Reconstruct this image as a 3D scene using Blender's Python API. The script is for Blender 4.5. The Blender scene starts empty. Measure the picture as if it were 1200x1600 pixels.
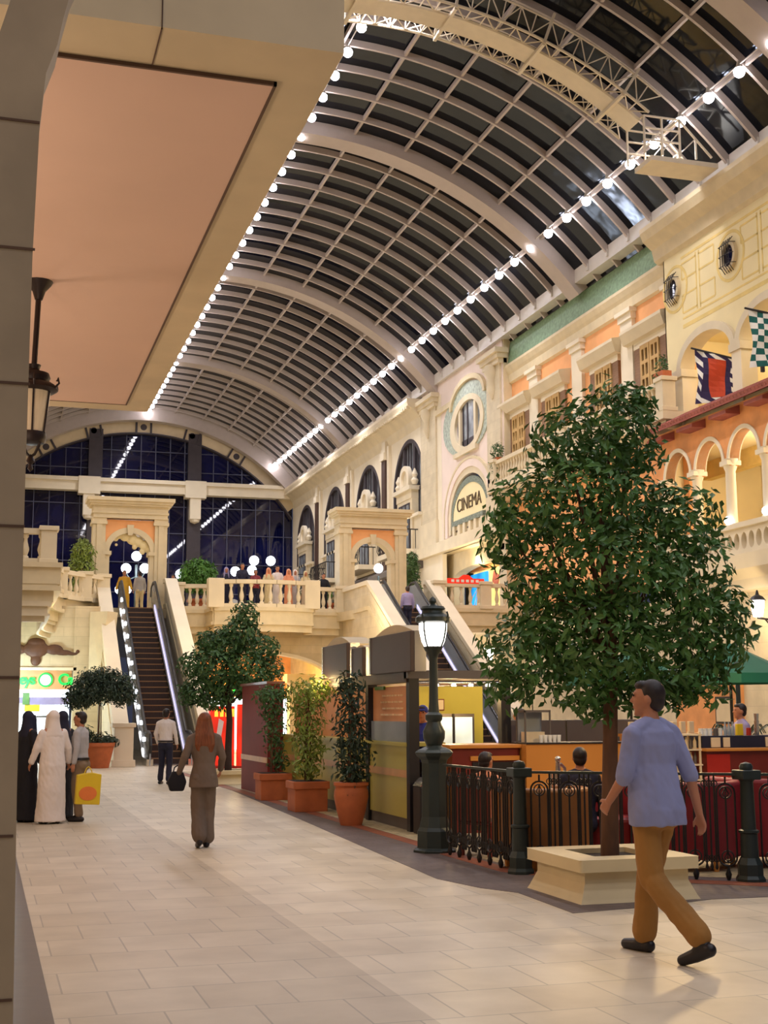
import bpy, bmesh, math, random
from mathutils import Vector, Matrix, noise
random.seed(7)
S = bpy.context.scene
COL = S.collection
PI = math.pi
V = Vector

# ------------------------------------------------------------------ helpers
def lin(c):
    r = []
    for v in c:
        v = v / 255.0
        r.append(v / 12.92 if v <= 0.04045 else ((v + 0.055) / 1.055) ** 2.4)
    return r

def _new(name):
    m = bpy.data.materials.new(name)
    m.use_nodes = True
    nt = m.node_tree
    return m, nt, nt.nodes['Principled BSDF']

def mat(name, rgb, rough=0.6, metal=0.0, var=0.12, scale=3.0, bump=0.0, spec=0.5, detail=4.0, stretch=None):
    """plain procedural surface: noise-varied colour, optional bump"""
    m, nt, b = _new(name)
    L = nt.links
    c = lin(rgb)
    tc = nt.nodes.new('ShaderNodeTexCoord')
    nz = nt.nodes.new('ShaderNodeTexNoise')
    nz.inputs['Scale'].default_value = scale
    nz.inputs['Detail'].default_value = detail
    if stretch:
        mp = nt.nodes.new('ShaderNodeMapping')
        mp.inputs['Scale'].default_value = stretch
        L.new(tc.outputs['Object'], mp.inputs['Vector'])
        L.new(mp.outputs['Vector'], nz.inputs['Vector'])
    else:
        L.new(tc.outputs['Object'], nz.inputs['Vector'])
    cr = nt.nodes.new('ShaderNodeValToRGB')
    cr.color_ramp.elements[0].position = 0.3
    cr.color_ramp.elements[1].position = 0.7
    cr.color_ramp.elements[0].color = [max(0, x * (1 - var)) for x in c] + [1]
    cr.color_ramp.elements[1].color = [min(1, x * (1 + var)) for x in c] + [1]
    L.new(nz.outputs['Fac'], cr.inputs['Fac'])
    L.new(cr.outputs['Color'], b.inputs['Base Color'])
    b.inputs['Roughness'].default_value = rough
    b.inputs['Metallic'].default_value = metal
    b.inputs['Specular IOR Level'].default_value = spec
    if bump:
        bp = nt.nodes.new('ShaderNodeBump')
        bp.inputs['Strength'].default_value = bump
        bp.inputs['Distance'].default_value = 0.02
        L.new(nz.outputs['Fac'], bp.inputs['Height'])
        L.new(bp.outputs['Normal'], b.inputs['Normal'])
    return m

def brickmat(name, rgb, axes, bw, bh, mortar=0.008, dark=0.75, var=0.1, rough=0.6, spec=0.4, rgb2=None, offset=0.5, bump=0.3, edge=None):
    """stone blocks or tiles laid on the given object axes ('xy','xz','yz')"""
    m, nt, b = _new(name)
    L = nt.links
    tc = nt.nodes.new('ShaderNodeTexCoord')
    sp = nt.nodes.new('ShaderNodeSeparateXYZ')
    cb = nt.nodes.new('ShaderNodeCombineXYZ')
    L.new(tc.outputs['Object'], sp.inputs[0])
    L.new(sp.outputs['xyz'.index(axes[0])], cb.inputs[0])
    L.new(sp.outputs['xyz'.index(axes[1])], cb.inputs[1])
    bt = nt.nodes.new('ShaderNodeTexBrick')
    bt.inputs['Scale'].default_value = 1.0
    bt.inputs['Brick Width'].default_value = bw
    bt.inputs['Row Height'].default_value = bh
    bt.inputs['Mortar Size'].default_value = mortar
    bt.offset = offset
    c = lin(rgb)
    c2 = lin(rgb2) if rgb2 else [x * (1 - var) for x in c]
    bt.inputs['Color1'].default_value = c + [1]
    bt.inputs['Color2'].default_value = list(c2) + [1]
    bt.inputs['Mortar'].default_value = [x * dark for x in c] + [1]
    L.new(cb.outputs[0], bt.inputs['Vector'])
    nz = nt.nodes.new('ShaderNodeTexNoise')
    nz.inputs['Scale'].default_value = 2.2
    nz.inputs['Detail'].default_value = 6
    L.new(tc.outputs['Object'], nz.inputs['Vector'])
    mx = nt.nodes.new('ShaderNodeMix')
    mx.data_type = 'RGBA'
    mx.blend_type = 'MULTIPLY'
    mx.inputs[0].default_value = 0.35
    cr = nt.nodes.new('ShaderNodeValToRGB')
    cr.color_ramp.elements[0].position = 0.35
    cr.color_ramp.elements[1].position = 0.65
    cr.color_ramp.elements[0].color = (0.6, 0.57, 0.52, 1)
    L.new(nz.outputs['Fac'], cr.inputs['Fac'])
    L.new(bt.outputs['Color'], mx.inputs[6])
    L.new(cr.outputs['Color'], mx.inputs[7])
    out = mx.outputs[2]
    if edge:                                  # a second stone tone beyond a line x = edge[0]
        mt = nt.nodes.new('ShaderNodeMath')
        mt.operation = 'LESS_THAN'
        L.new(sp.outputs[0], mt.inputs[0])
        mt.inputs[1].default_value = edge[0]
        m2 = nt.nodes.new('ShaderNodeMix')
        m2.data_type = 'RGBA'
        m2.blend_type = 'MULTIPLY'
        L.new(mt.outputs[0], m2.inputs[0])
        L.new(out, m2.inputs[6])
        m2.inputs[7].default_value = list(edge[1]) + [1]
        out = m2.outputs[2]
    L.new(out, b.inputs['Base Color'])
    b.inputs['Roughness'].default_value = rough
    b.inputs['Specular IOR Level'].default_value = spec
    if bump:
        bp = nt.nodes.new('ShaderNodeBump')
        bp.inputs['Strength'].default_value = bump
        bp.inputs['Distance'].default_value = 0.01
        bp.invert = True
        L.new(bt.outputs['Fac'], bp.inputs['Height'])
        L.new(bp.outputs['Normal'], b.inputs['Normal'])
    return m

def emit(name, rgb, strength, var=0.0):
    m, nt, b = _new(name)
    c = lin(rgb)
    b.inputs['Base Color'].default_value = [x * 0.5 for x in c] + [1]
    b.inputs['Emission Color'].default_value = c + [1]
    b.inputs['Emission Strength'].default_value = strength
    if var:
        tc = nt.nodes.new('ShaderNodeTexCoord')
        nz = nt.nodes.new('ShaderNodeTexNoise')
        nz.inputs['Scale'].default_value = 1.3
        mr = nt.nodes.new('ShaderNodeMapRange')
        mr.inputs['From Min'].default_value = 0.35
        mr.inputs['From Max'].default_value = 0.65
        mr.inputs['To Min'].default_value = strength * (1 - var)
        mr.inputs['To Max'].default_value = strength * (1 + var)
        nt.links.new(tc.outputs['Object'], nz.inputs['Vector'])
        nt.links.new(nz.outputs['Fac'], mr.inputs['Value'])
        nt.links.new(mr.outputs[0], b.inputs['Emission Strength'])
    return m

def obj(name, me, m=None, parent=None, label=None):
    if m is not None:
        if isinstance(m, (list, tuple)):
            for x in m: me.materials.append(x)
        else:
            me.materials.append(m)
    o = bpy.data.objects.new(name, me)
    COL.objects.link(o)
    if parent: o.parent = parent
    if label: o['label'] = label
    return o

def empty(name, loc=(0, 0, 0), rz=0.0, parent=None):
    o = bpy.data.objects.new(name, None)
    COL.objects.link(o)
    o.location = loc
    o.rotation_euler = (0, 0, rz)
    o.empty_display_size = 0.2
    if parent: o.parent = parent
    return o

def tag(o, label, cat, group=None, kind=None):
    o['label'] = label
    o['category'] = cat
    if group: o['group'] = group
    if kind: o['kind'] = kind
    return o

def thing(name, label, cat, loc=(0, 0, 0), rz=0.0, group=None):
    return tag(empty(name, loc, rz), label, cat, group)

def struct(o):
    o['kind'] = 'structure'
    return o

def copy_tree(o, parent=None):
    c = o.copy()
    COL.objects.link(c)
    if parent: c.parent = parent
    for ch in list(o.children): copy_tree(ch, c)
    return c

class MB:
    def __init__(s): s.bm = bmesh.new()
    def poly(s, pts, mi=0):
        f = s.bm.faces.new([s.bm.verts.new(p) for p in pts]); f.material_index = mi
        return s
    def box(s, x0, x1, y0, y1, z0, z1, mi=0, M=None):
        P = [(x0,y0,z0),(x1,y0,z0),(x1,y1,z0),(x0,y1,z0),(x0,y0,z1),(x1,y0,z1),(x1,y1,z1),(x0,y1,z1)]
        vs = [s.bm.verts.new((M @ V(p)) if M else p) for p in P]
        for q in ((0,3,2,1),(4,5,6,7),(0,1,5,4),(1,2,6,5),(2,3,7,6),(3,0,4,7)):
            f = s.bm.faces.new([vs[i] for i in q]); f.material_index = mi
        return s
    def prism(s, pts, d, mi=0):
        """polygon pts (3D, planar) swept by vector d"""
        d = V(d)
        a = [s.bm.verts.new(p) for p in pts]
        b = [s.bm.verts.new(V(p) + d) for p in pts]
        n = len(a)
        s.bm.faces.new(a[::-1]).material_index = mi
        s.bm.faces.new(b).material_index = mi
        for i in range(n):
            s.bm.faces.new([a[i], a[(i+1) % n], b[(i+1) % n], b[i]]).material_index = mi
        return s
    def lathe(s, prof, c=(0,0,0), n=16, mi=0, sx=1, sy=1, caps=True, M=None):
        rings = []
        for r, z in prof:
            ring = []
            for k in range(n):
                a = 2*PI*k/n
                p = V((c[0]+r*sx*math.cos(a), c[1]+r*sy*math.sin(a), c[2]+z))
                ring.append(s.bm.verts.new(M @ p if M else p))
            rings.append(ring)
        for i in range(len(rings)-1):
            for k in range(n):
                s.bm.faces.new([rings[i][k], rings[i][(k+1)%n], rings[i+1][(k+1)%n], rings[i+1][k]]).material_index = mi
        if caps:
            s.bm.faces.new(rings[0][::-1]).material_index = mi
            s.bm.faces.new(rings[-1]).material_index = mi
        return s
    def tube(s, pts, r, n=8, mi=0, closed=False):
        pts = [V(p) for p in pts]
        N = len(pts)
        rings = []
        up = None
        for i, p in enumerate(pts):
            if closed: t = pts[(i+1)%N]-pts[i-1]
            else: t = pts[min(i+1,N-1)]-pts[max(i-1,0)]
            if t.length < 1e-9: t = V((0,0,1))
            t.normalize()
            if up is None:
                up = V((0,0,1)) if abs(t.z) < 0.9 else V((1,0,0))
            a = t.cross(up)
            if a.length < 1e-6: a = t.orthogonal()
            a.normalize()
            b = a.cross(t).normalized()
            up = b
            rr = r[i] if isinstance(r, (list, tuple)) else r
            rings.append([s.bm.verts.new(p + a*rr*math.cos(2*PI*k/n) + b*rr*math.sin(2*PI*k/n)) for k in range(n)])
        for i in range(N if closed else N-1):
            A, B = rings[i], rings[(i+1)%N]
            for k in range(n):
                s.bm.faces.new([A[k], A[(k+1)%n], B[(k+1)%n], B[k]]).material_index = mi
        if not closed:
            s.bm.faces.new(rings[0][::-1]).material_index = mi
            s.bm.faces.new(rings[-1]).material_index = mi
        return s
    def bar(s, p0, p1, w, h=None, mi=0):
        """rectangular bar from p0 to p1"""
        h = h or w
        p0, p1 = V(p0), V(p1)
        t = (p1-p0).normalized()
        up = V((0,0,1)) if abs(t.z) < 0.95 else V((0,1,0))
        a = t.cross(up).normalized()*w/2
        b = a.cross(t).normalized()*h/2
        vs = [s.bm.verts.new(p+q) for p in (p0,p1) for q in (-a-b, a-b, a+b, -a+b)]
        for q in ((0,1,2,3),(7,6,5,4),(0,4,5,1),(1,5,6,2),(2,6,7,3),(3,7,4,0)):
            s.bm.faces.new([vs[i] for i in q]).material_index = mi
        return s
    def ball(s, c, r, n=12, m=8, sz=1.0, mi=0):
        rx, ry, rz = r if isinstance(r, (tuple, list)) else (r, r, r*sz)
        prof = []
        rings = []
        for i in range(1, m):
            t = PI*i/m
            rings.append([s.bm.verts.new((c[0]+rx*math.sin(t)*math.cos(2*PI*k/n), c[1]+ry*math.sin(t)*math.sin(2*PI*k/n), c[2]-rz*math.cos(t))) for k in range(n)])
        lo = s.bm.verts.new((c[0], c[1], c[2]-rz)); hi = s.bm.verts.new((c[0], c[1], c[2]+rz))
        for i in range(len(rings)-1):
            for k in range(n):
                s.bm.faces.new([rings[i][k], rings[i][(k+1)%n], rings[i+1][(k+1)%n], rings[i+1][k]]).material_index = mi
        for k in range(n):
            s.bm.faces.new([lo, rings[0][(k+1)%n], rings[0][k]]).material_index = mi
            s.bm.faces.new([hi, rings[-1][k], rings[-1][(k+1)%n]]).material_index = mi
        return s
    def mesh(s, smooth=False, bevel=0.0, sharp=40):
        bm = s.bm
        bmesh.ops.recalc_face_normals(bm, faces=bm.faces)
        if bevel:
            bmesh.ops.bevel(bm, geom=[e for e in bm.edges if len(e.link_faces) == 2 and e.calc_face_angle(0) > 0.6],
                            offset=bevel, segments=2, profile=0.5, affect='EDGES', clamp_overlap=True)
        if smooth:
            for f in bm.faces: f.smooth = True
            for e in bm.edges:
                if len(e.link_faces) == 2 and e.calc_face_angle(0) > math.radians(sharp): e.smooth = False
        me = bpy.data.meshes.new('mesh')
        bm.to_mesh(me)
        bm.free()
        return me
    def build(s, name, m, parent=None, smooth=False, bevel=0.0, label=None, sharp=40):
        return obj(name, s.mesh(smooth, bevel, sharp), m, parent, label)

def curve_mesh(splines, thick):
    """filled 2D outline with holes -> extruded mesh in local XY, centred on z=0"""
    cu = bpy.data.curves.new('tmp', 'CURVE')
    cu.dimensions = '2D'
    cu.fill_mode = 'BOTH'
    cu.extrude = thick/2
    for pts in splines:
        sp = cu.splines.new('POLY')
        sp.points.add(len(pts)-1)
        for i, p in enumerate(pts): sp.points[i].co = (p[0], p[1], 0, 1)
        sp.use_cyclic_u = True
    o = bpy.data.objects.new('tmp', cu)
    COL.objects.link(o)
    dg = bpy.context.evaluated_depsgraph_get()
    me = bpy.data.meshes.new_from_object(o.evaluated_get(dg))
    bpy.data.objects.remove(o)
    bpy.data.curves.remove(cu)
    me.materials.clear()
    return me

def frame_R(x):   # u=Y, v=Z on a plane X=x
    return Matrix(((0,0,1,x),(1,0,0,0),(0,1,0,0),(0,0,0,1)))
def frame_F(y):   # u=X, v=Z on a plane Y=y
    return Matrix(((1,0,0,0),(0,0,-1,y),(0,1,0,0),(0,0,0,1)))
def plate(name, outer, holes, thick, M, m, parent=None, label=None):
    me = curve_mesh([outer]+list(holes), thick)
    me.transform(M)
    me.update()
    return obj(name, me, m, parent, label)
def rect(u0, u1, v0, v1): return [(u0,v0),(u1,v0),(u1,v1),(u0,v1)]
def arch(uc, hw, v0, vs, rise=None, n=20):
    """opening with round/elliptic head: base v0, springing vs"""
    rise = hw if rise is None else rise
    P = [(uc-hw, v0), (uc+hw, v0)]
    for k in range(n+1):
        a = PI*k/n
        P.append((uc+hw*math.cos(a), vs+rise*math.sin(a)))
    return P
def notched(u0, u1, v0, v1, heads, n=20):
    """wall outline whose lower edge is cut by arched openings (uc, hw, spring, rise)"""
    P = [(u0, v0)]
    for uc, hw, vs, rise in sorted(heads):
        P.append((uc-hw, v0))
        for k in range(n+1):
            a = PI*(1-k/n)
            P.append((uc+hw*math.cos(a), vs+rise*math.sin(a)))
        P.append((uc+hw, v0))
    return P+[(u1, v0), (u1, v1), (u0, v1)]
def archband(uc, hw, vs, rise, w, n=24, v0=None):
    """the ring of mouldings round such a head"""
    P = []
    if v0 is not None: P.append((uc+hw+w, v0))
    for k in range(n+1):
        a = PI*k/n
        P.append((uc+(hw+w)*math.cos(a), vs+(rise+w)*math.sin(a)))
    if v0 is not None: P += [(uc-hw-w, v0), (uc-hw, v0)]
    for k in range(n+1):
        a = PI*(1-k/n)
        P.append((uc+hw*math.cos(a), vs+rise*math.sin(a)))
    if v0 is not None: P.append((uc+hw, v0))
    return P
def ellipse(uc, vc, ru, rv, n=28):
    return [(uc+ru*math.cos(2*PI*k/n), vc+rv*math.sin(2*PI*k/n)) for k in range(n)]

def text_mesh(body, size, thick=0.01, shear=0.0, space=1.0, bold=0.0):
    cu = bpy.data.curves.new('tmp', 'FONT')
    cu.body = body
    cu.size = size
    cu.extrude = thick/2
    cu.align_x = 'CENTER'
    cu.align_y = 'CENTER'
    cu.shear = shear
    cu.space_character = space
    cu.offset = bold
    o = bpy.data.objects.new('tmp', cu)
    COL.objects.link(o)
    dg = bpy.context.evaluated_depsgraph_get()
    me = bpy.data.meshes.new_from_object(o.evaluated_get(dg))
    bpy.data.objects.remove(o)
    bpy.data.curves.remove(cu)
    me.materials.clear()
    return me

def fuse(mb, voxel, smooth=2, name='mesh'):
    """union overlapping closed shapes into ONE continuous surface"""
    o = bpy.data.objects.new('tmp', mb.mesh())
    COL.objects.link(o)
    r = o.modifiers.new('r', 'REMESH')
    r.mode = 'VOXEL'
    r.voxel_size = voxel
    r.use_smooth_shade = True
    if smooth:
        sm = o.modifiers.new('s', 'SMOOTH')
        sm.factor = 0.5
        sm.iterations = smooth
    dg = bpy.context.evaluated_depsgraph_get()
    me = bpy.data.meshes.new_from_object(o.evaluated_get(dg))
    src = o.data
    bpy.data.objects.remove(o)
    bpy.data.meshes.remove(src)
    for p in me.polygons: p.use_smooth = True
    return me

# ------------------------------------------------------------------ materials
M = {}
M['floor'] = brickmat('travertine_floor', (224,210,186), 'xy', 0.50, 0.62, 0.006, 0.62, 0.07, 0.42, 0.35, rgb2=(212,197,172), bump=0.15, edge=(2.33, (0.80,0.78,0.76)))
M['paving'] = brickmat('grey_paving', (118,104,100), 'xy', 0.22, 0.11, 0.006, 0.7, 0.15, 0.55, 0.3, bump=0.2)
M['redstrip'] = brickmat('red_paving', (160,96,72), 'xy', 0.22, 0.11, 0.005, 0.7, 0.2, 0.55, 0.3, bump=0.15)
M['mosaic'] = brickmat('cream_mosaic', (205,188,150), 'xy', 0.16, 0.16, 0.012, 0.6, 0.25, 0.5, 0.35, bump=0.1)
M['darkstrip'] = mat('dark_granite', (96,84,76), 0.35, var=0.1, scale=8)
M['stoneR'] = brickmat('limestone_side', (222,206,174), 'yz', 0.95, 0.42, 0.006, 0.82, 0.06)
M['stoneF'] = brickmat('limestone_front', (216,196,158), 'xz', 0.85, 0.32, 0.007, 0.80, 0.08)
M['stone'] = mat('cream_stone', (222,206,174), 0.6, var=0.07, scale=1.5, bump=0.15)
M['stone2'] = mat('warm_cast_stone', (218,200,162), 0.6, var=0.07, scale=2.5, bump=0.15)
M['pale'] = mat('pale_plaster', (232,218,190), 0.65, var=0.05, scale=1.2)
M['pink'] = mat('pink_plaster', (234,214,200), 0.7, var=0.05, scale=1.0)
M['orange'] = mat('apricot_stucco', (240,172,112), 0.75, var=0.07, scale=1.5)
M['orange2'] = mat('ochre_stucco', (222,152,92), 0.8, var=0.2, scale=1.6, detail=8)
M['cream'] = mat('cream_stucco', (240,222,172), 0.75, var=0.05, scale=1.0)
M['yellowline'] = mat('painted_yellow', (232,204,128), 0.8, var=0.12, scale=2)
M['green'] = mat('pale_green_mosaic', (128,156,122), 0.6, var=0.25, scale=9, detail=8)
M['soffit'] = mat('salmon_soffit', (222,186,164), 0.7, var=0.04, scale=0.8)
M['soffitedge'] = mat('sand_render', (212,192,156), 0.7, var=0.08, scale=1.5)
M['pier'] = mat('weathered_block', (172,154,128), 0.7, var=0.16, scale=2.5, bump=0.3)
M['joint'] = mat('dark_joint', (96,72,56), 0.8)
M['steel'] = mat('white_painted_steel', (206,198,186), 0.45, var=0.04)
M['rib'] = mat('beige_painted_steel', (186,172,162), 0.5, var=0.04)
M['truss'] = mat('cream_painted_truss', (226,212,186), 0.45, var=0.05)
def glassmat(name, rgb, rough, sc=0.6, bump=0.15):
    m, nt, b = _new(name)
    tc = nt.nodes.new('ShaderNodeTexCoord')
    nz = nt.nodes.new('ShaderNodeTexNoise'); nz.inputs['Scale'].default_value = sc; nz.inputs['Detail'].default_value = 5
    cr = nt.nodes.new('ShaderNodeValToRGB'); c = lin(rgb)
    cr.color_ramp.elements[0].position = 0.4; cr.color_ramp.elements[1].position = 0.75
    cr.color_ramp.elements[0].color = [x*0.5 for x in c]+[1]; cr.color_ramp.elements[1].color = [x*1.8 for x in c]+[1]
    nt.links.new(tc.outputs['Object'], nz.inputs['Vector']); nt.links.new(nz.outputs['Fac'], cr.inputs['Fac'])
    nt.links.new(cr.outputs['Color'], b.inputs['Base Color'])
    b.inputs['Roughness'].default_value = rough
    if bump > 0.2: b.inputs['Specular Tint'].default_value = (0.62,0.78,1.0,1)
    b.inputs['Specular IOR Level'].default_value = 0.32 if bump > 0.2 else 0.6
    if bump:
        n2 = nt.nodes.new('ShaderNodeTexNoise'); n2.inputs['Scale'].default_value = 0.9
        nt.links.new(tc.outputs['Object'], n2.inputs['Vector'])
        bp = nt.nodes.new('ShaderNodeBump'); bp.inputs['Strength'].default_value = bump; bp.inputs['Distance'].default_value = 0.05
        nt.links.new(n2.outputs['Fac'], bp.inputs['Height']); nt.links.new(bp.outputs['Normal'], b.inputs['Normal'])
    return m
M['roofglass'] = glassmat('night_roof_glass', (12,14,20), 0.08, 0.5, 0.25)
M['nightglass'] = glassmat('night_window_glass', (12,16,58), 0.02, 0.3, 0.0)
M['windowglass'] = glassmat('dim_window_glass', (150,156,160), 0.2, 0.8, 0.1)
M['mullion'] = mat('grey_mullion', (84,86,110), 0.4, var=0.05)
M['tower'] = mat('dark_clad_pier', (62,54,58), 0.6)
M['iron'] = mat('black_iron', (40,38,38), 0.42, 0.3, var=0.1)
M['ironbrown'] = mat('bronze_iron', (44,32,30), 0.45, 0.3, var=0.1)
M['lampgreen'] = mat('green_black_cast_iron', (46,56,54), 0.42, 0.2, var=0.1)
M['brown'] = mat('dark_brown_column', (82,60,50), 0.45)
M['lattice'] = mat('tan_lattice', (196,158,98), 0.6)
M['shutter'] = mat('brown_shutter', (138,104,76), 0.6, stretch=(1,1,14), var=0.2)
M['tile'] = mat('terracotta_tile', (150,78,66), 0.7, var=0.2)
M['terra'] = mat('terracotta_pot', (182,98,54), 0.7, var=0.12, scale=6)
M['soil'] = mat('dark_soil', (44,34,30), 0.95, var=0.4, scale=14, bump=0.5)
M['planter'] = mat('buff_planter_stone', (226,206,160), 0.55, var=0.06, scale=2)
M['bark'] = mat('brown_bark', (98,66,44), 0.85, var=0.3, scale=8, bump=0.6, stretch=(1,1,0.3))
M['bark2'] = mat('dark_bark', (58,42,36), 0.85, var=0.3, scale=8, bump=0.5)
def leafmat(name, rgb, var=0.35, rough=0.42):
    m = mat(name, rgb, rough, var=var, scale=2.6, detail=8, spec=0.45)
    return m
M['leaf'] = leafmat('deep_green_leaf', (74,114,50))
M['leaf2'] = leafmat('mid_green_leaf', (70,106,58))
M['leaf3'] = leafmat('yellow_green_leaf', (128,146,62))
M['leaf4'] = leafmat('dark_green_leaf', (46,66,48))
M['leaf5'] = leafmat('bright_green_leaf', (84,132,52))
M['olive'] = mat('olive_green_panel', (182,170,78), 0.4, var=0.05, scale=1.2)
M['olive2'] = mat('olive_back_wall', (186,174,70), 0.5, var=0.05)
M['band'] = mat('salmon_band', (206,154,98), 0.4)
M['burgundy'] = mat('burgundy_laminate', (128,44,40), 0.6, spec=0.25, var=0.12, scale=1.5)
M['red'] = mat('red_lacquer', (176,42,30), 0.3, var=0.1)
M['redwood'] = mat('red_brown_counter', (110,36,28), 0.35, var=0.15)
M['orangewood'] = mat('orange_veneer', (208,138,62), 0.35, var=0.06, scale=1.5)
M['darkbrown'] = mat('dark_brown_box', (70,52,44), 0.5, var=0.08)
M['dark'] = mat('near_black_trim', (26,22,24), 0.45)
M['chrome'] = mat('polished_metal', (200,196,190), 0.2, 0.9, var=0.05)
M['grey'] = mat('dark_grey_panel', (92,84,80), 0.5, var=0.08)
M['glassw'] = mat('grey_glass', (150,158,166), 0.12, var=0.15, scale=1.0)
M['white'] = mat('white_paint', (236,236,232), 0.5, var=0.03)
M['rubber'] = mat('black_rubber', (22,22,26), 0.4)
M['stepm'] = mat('dark_step_tread', (62,46,40), 0.5, 0.3, stretch=(30,1,1), var=0.3)
M['stepedge'] = mat('step_edge', (150,112,76), 0.5, 0.3)
M['sofa'] = mat('brown_leather', (158,106,60), 0.45, var=0.15)
M['sofared'] = mat('dark_red_upholstery', (134,28,36), 0.55, var=0.15)
M['umbrella'] = mat('green_canvas', (26,104,82), 0.7, var=0.08)
M['lampglass'] = emit('lit_lamp_glass', (255,248,240), 9.0)
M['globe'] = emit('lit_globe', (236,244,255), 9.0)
M['unlit'] = mat('frosted_lamp_glass', (244,228,194), 0.35, var=0.06, stretch=(20,20,1))
M['bulb'] = emit('roof_bulb', (248,244,255), 30.0)
M['ornament'] = mat('brown_carved', (84,50,28), 0.6, var=0.15)
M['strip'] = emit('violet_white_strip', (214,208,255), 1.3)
M['shoplit'] = emit('lit_shop_interior', (236,250,255), 2.6, 0.35)
M['fridgelit'] = emit('lit_fridge', (235,245,235), 0.9, 0.5)
M['shopwarm'] = emit('lit_shop_warm', (255,226,140), 1.0, 0.3)
M['neon'] = emit('green_neon', (16,215,80), 1.5)
M['neonpale'] = emit('pale_green_neon', (200,255,215), 2.2)
M['redsign'] = emit('red_lit_panel', (230,44,22), 0.9, 0.3)
M['yellowsign'] = emit('yellow_lit_letters', (255,190,60), 1.4)
M['bluesign'] = emit('blue_lit_poster', (30,150,225), 1.2, 0.4)
M['tealglow'] = emit('teal_lit_shop', (150,225,215), 1.0, 0.5)
M['pinksign'] = mat('pink_sign_board', (226,158,110), 0.5, var=0.04)
M['signtext'] = mat('pale_lettering', (244,206,160), 0.5)
M['letters'] = mat('brown_lettering', (86,66,38), 0.6)
M['mosaicgrey'] = mat('grey_green_mosaic', (126,134,120), 0.5, var=0.5, scale=14, detail=8)
M['stained'] = mat('leaded_panel', (176,186,170), 0.4, var=0.35, scale=7)
# people
M['skin'] = mat('skin', (186,124,92), 0.55, var=0.06)
M['skin2'] = mat('tanned_skin', (150,96,68), 0.55, var=0.06)
M['hairdark'] = mat('dark_hair', (36,24,22), 0.5, var=0.2, stretch=(12,12,1))
M['hairred'] = mat('auburn_hair', (122,66,34), 0.5, var=0.35, scale=6, stretch=(14,14,1))
M['shirtblue'] = mat('blue_shirt', (146,150,190), 0.8, var=0.08)
M['khaki'] = mat('khaki_trousers', (164,116,56), 0.85, var=0.1)
M['suit'] = mat('grey_suit', (112,96,84), 0.85, var=0.1)
M['whitecloth'] = mat('white_cloth', (234,222,214), 0.8, var=0.04)
M['blackcloth'] = mat('black_cloth', (20,20,30), 0.8, var=0.2)
M['navy'] = mat('navy_cloth', (30,30,52), 0.8, var=0.15)
M['greyshirt'] = mat('grey_shirt', (178,174,174), 0.8, var=0.06)
M['taupe'] = mat('taupe_trousers', (140,118,96), 0.85, var=0.08)
M['shoe'] = mat('dark_shoe', (26,20,24), 0.4)
M['yellowbag'] = mat('yellow_plastic_bag', (230,196,40), 0.4, var=0.06)
M['orangeprint'] = mat('orange_print', (236,128,60), 0.45, var=0.12)
M['bluecap'] = mat('blue_cloth', (28,46,140), 0.7)
M['pinkcloth'] = mat('salmon_cloth', (238,160,120), 0.8)
M['lilac'] = mat('lilac_cloth', (160,150,190), 0.8)
M['beigecloth'] = mat('beige_cloth', (216,196,150), 0.8)
M['yellowcloth'] = mat('golden_cloth', (206,156,40), 0.8)
M['paper'] = mat('paper', (226,206,170), 0.8)
M['flagdark'] = mat('navy_flag_cloth', (44,30,72), 0.8)
M['flagred'] = mat('orange_red_flag_cloth', (196,70,34), 0.8)
M['flagwhite'] = mat('white_flag_cloth', (236,232,220), 0.8)
M['flaggreen'] = mat('teal_flag_cloth', (20,92,84), 0.8)
# ------------------------------------------------------------------ camera
yaw, pitch, roll = 0.293930, 0.150118, -0.0041442
fw = V((math.sin(yaw)*math.cos(pitch), math.cos(yaw)*math.cos(pitch), math.sin(pitch)))
rt = V((math.cos(yaw), -math.sin(yaw), 0))
up = rt.cross(fw)
r2 = math.cos(roll)*rt + math.sin(roll)*up
u2 = -math.sin(roll)*rt + math.cos(roll)*up
cam = bpy.data.cameras.new('camera')
cam.sensor_fit = 'VERTICAL'
cam.sensor_height = 36.0
cam.sensor_width = 27.0
cam.lens = 36.0*2052.68/1600.0
cam.clip_end = 400
cam.clip_start = 0.05
co = bpy.data.objects.new('camera', cam)
COL.objects.link(co)
co.matrix_world = Matrix(((r2.x,u2.x,-fw.x,0),(r2.y,u2.y,-fw.y,0),(r2.z,u2.z,-fw.z,1.6),(0,0,0,1)))
S.camera = co

# ------------------------------------------------------------------ floors
XL, XR, YE = -0.7, 19.9, 87.4
ZF = 5.45                                   # upper floor level
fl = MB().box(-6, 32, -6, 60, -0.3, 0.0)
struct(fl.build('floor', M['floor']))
# grey paving band round the cafe, with its bulge about the tree planter
band = [(4.98,36.0),(4.98,27.9),(4.62,20.0),(4.24,12.3),(4.40,11.55),(4.60,11.15),(4.56,9.92),(5.25,10.02),(6.0,10.25),(6.6,10.22),(7.4,9.7),(9.6,8.6),(16,7.2),(16,10.2),(8.7,10.35),(7.0,11.35),(5.55,12.75),(5.35,14.4),(5.25,20),(5.25,36)]
struct(MB().prism([(x,y,0.0) for x,y in band], (0,0,0.004)).build('trim_1', M['paving']))
red = [(4.93,36),(4.93,27.9),(4.98,20),(5.02,15.2),(4.98,14.2),(5.02,12.6),(5.35,12.0),(6.95,10.75),(9,9.75),(9,10.1),(7.05,11.0),(5.5,12.2),(5.2,12.7),(5.2,15.2),(5.16,20),(5.12,36)]
struct(MB().prism([(x,y,0.003) for x,y in red], (0,0,0.004)).build('trim_2', M['redstrip']))
mos = [(5.18,36),(5.18,20),(5.22,14.6),(5.3,13.2),(5.6,12.5),(7.1,11.3),(9,10.2),(16,10.2),(16,34),(16,36)]
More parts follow.
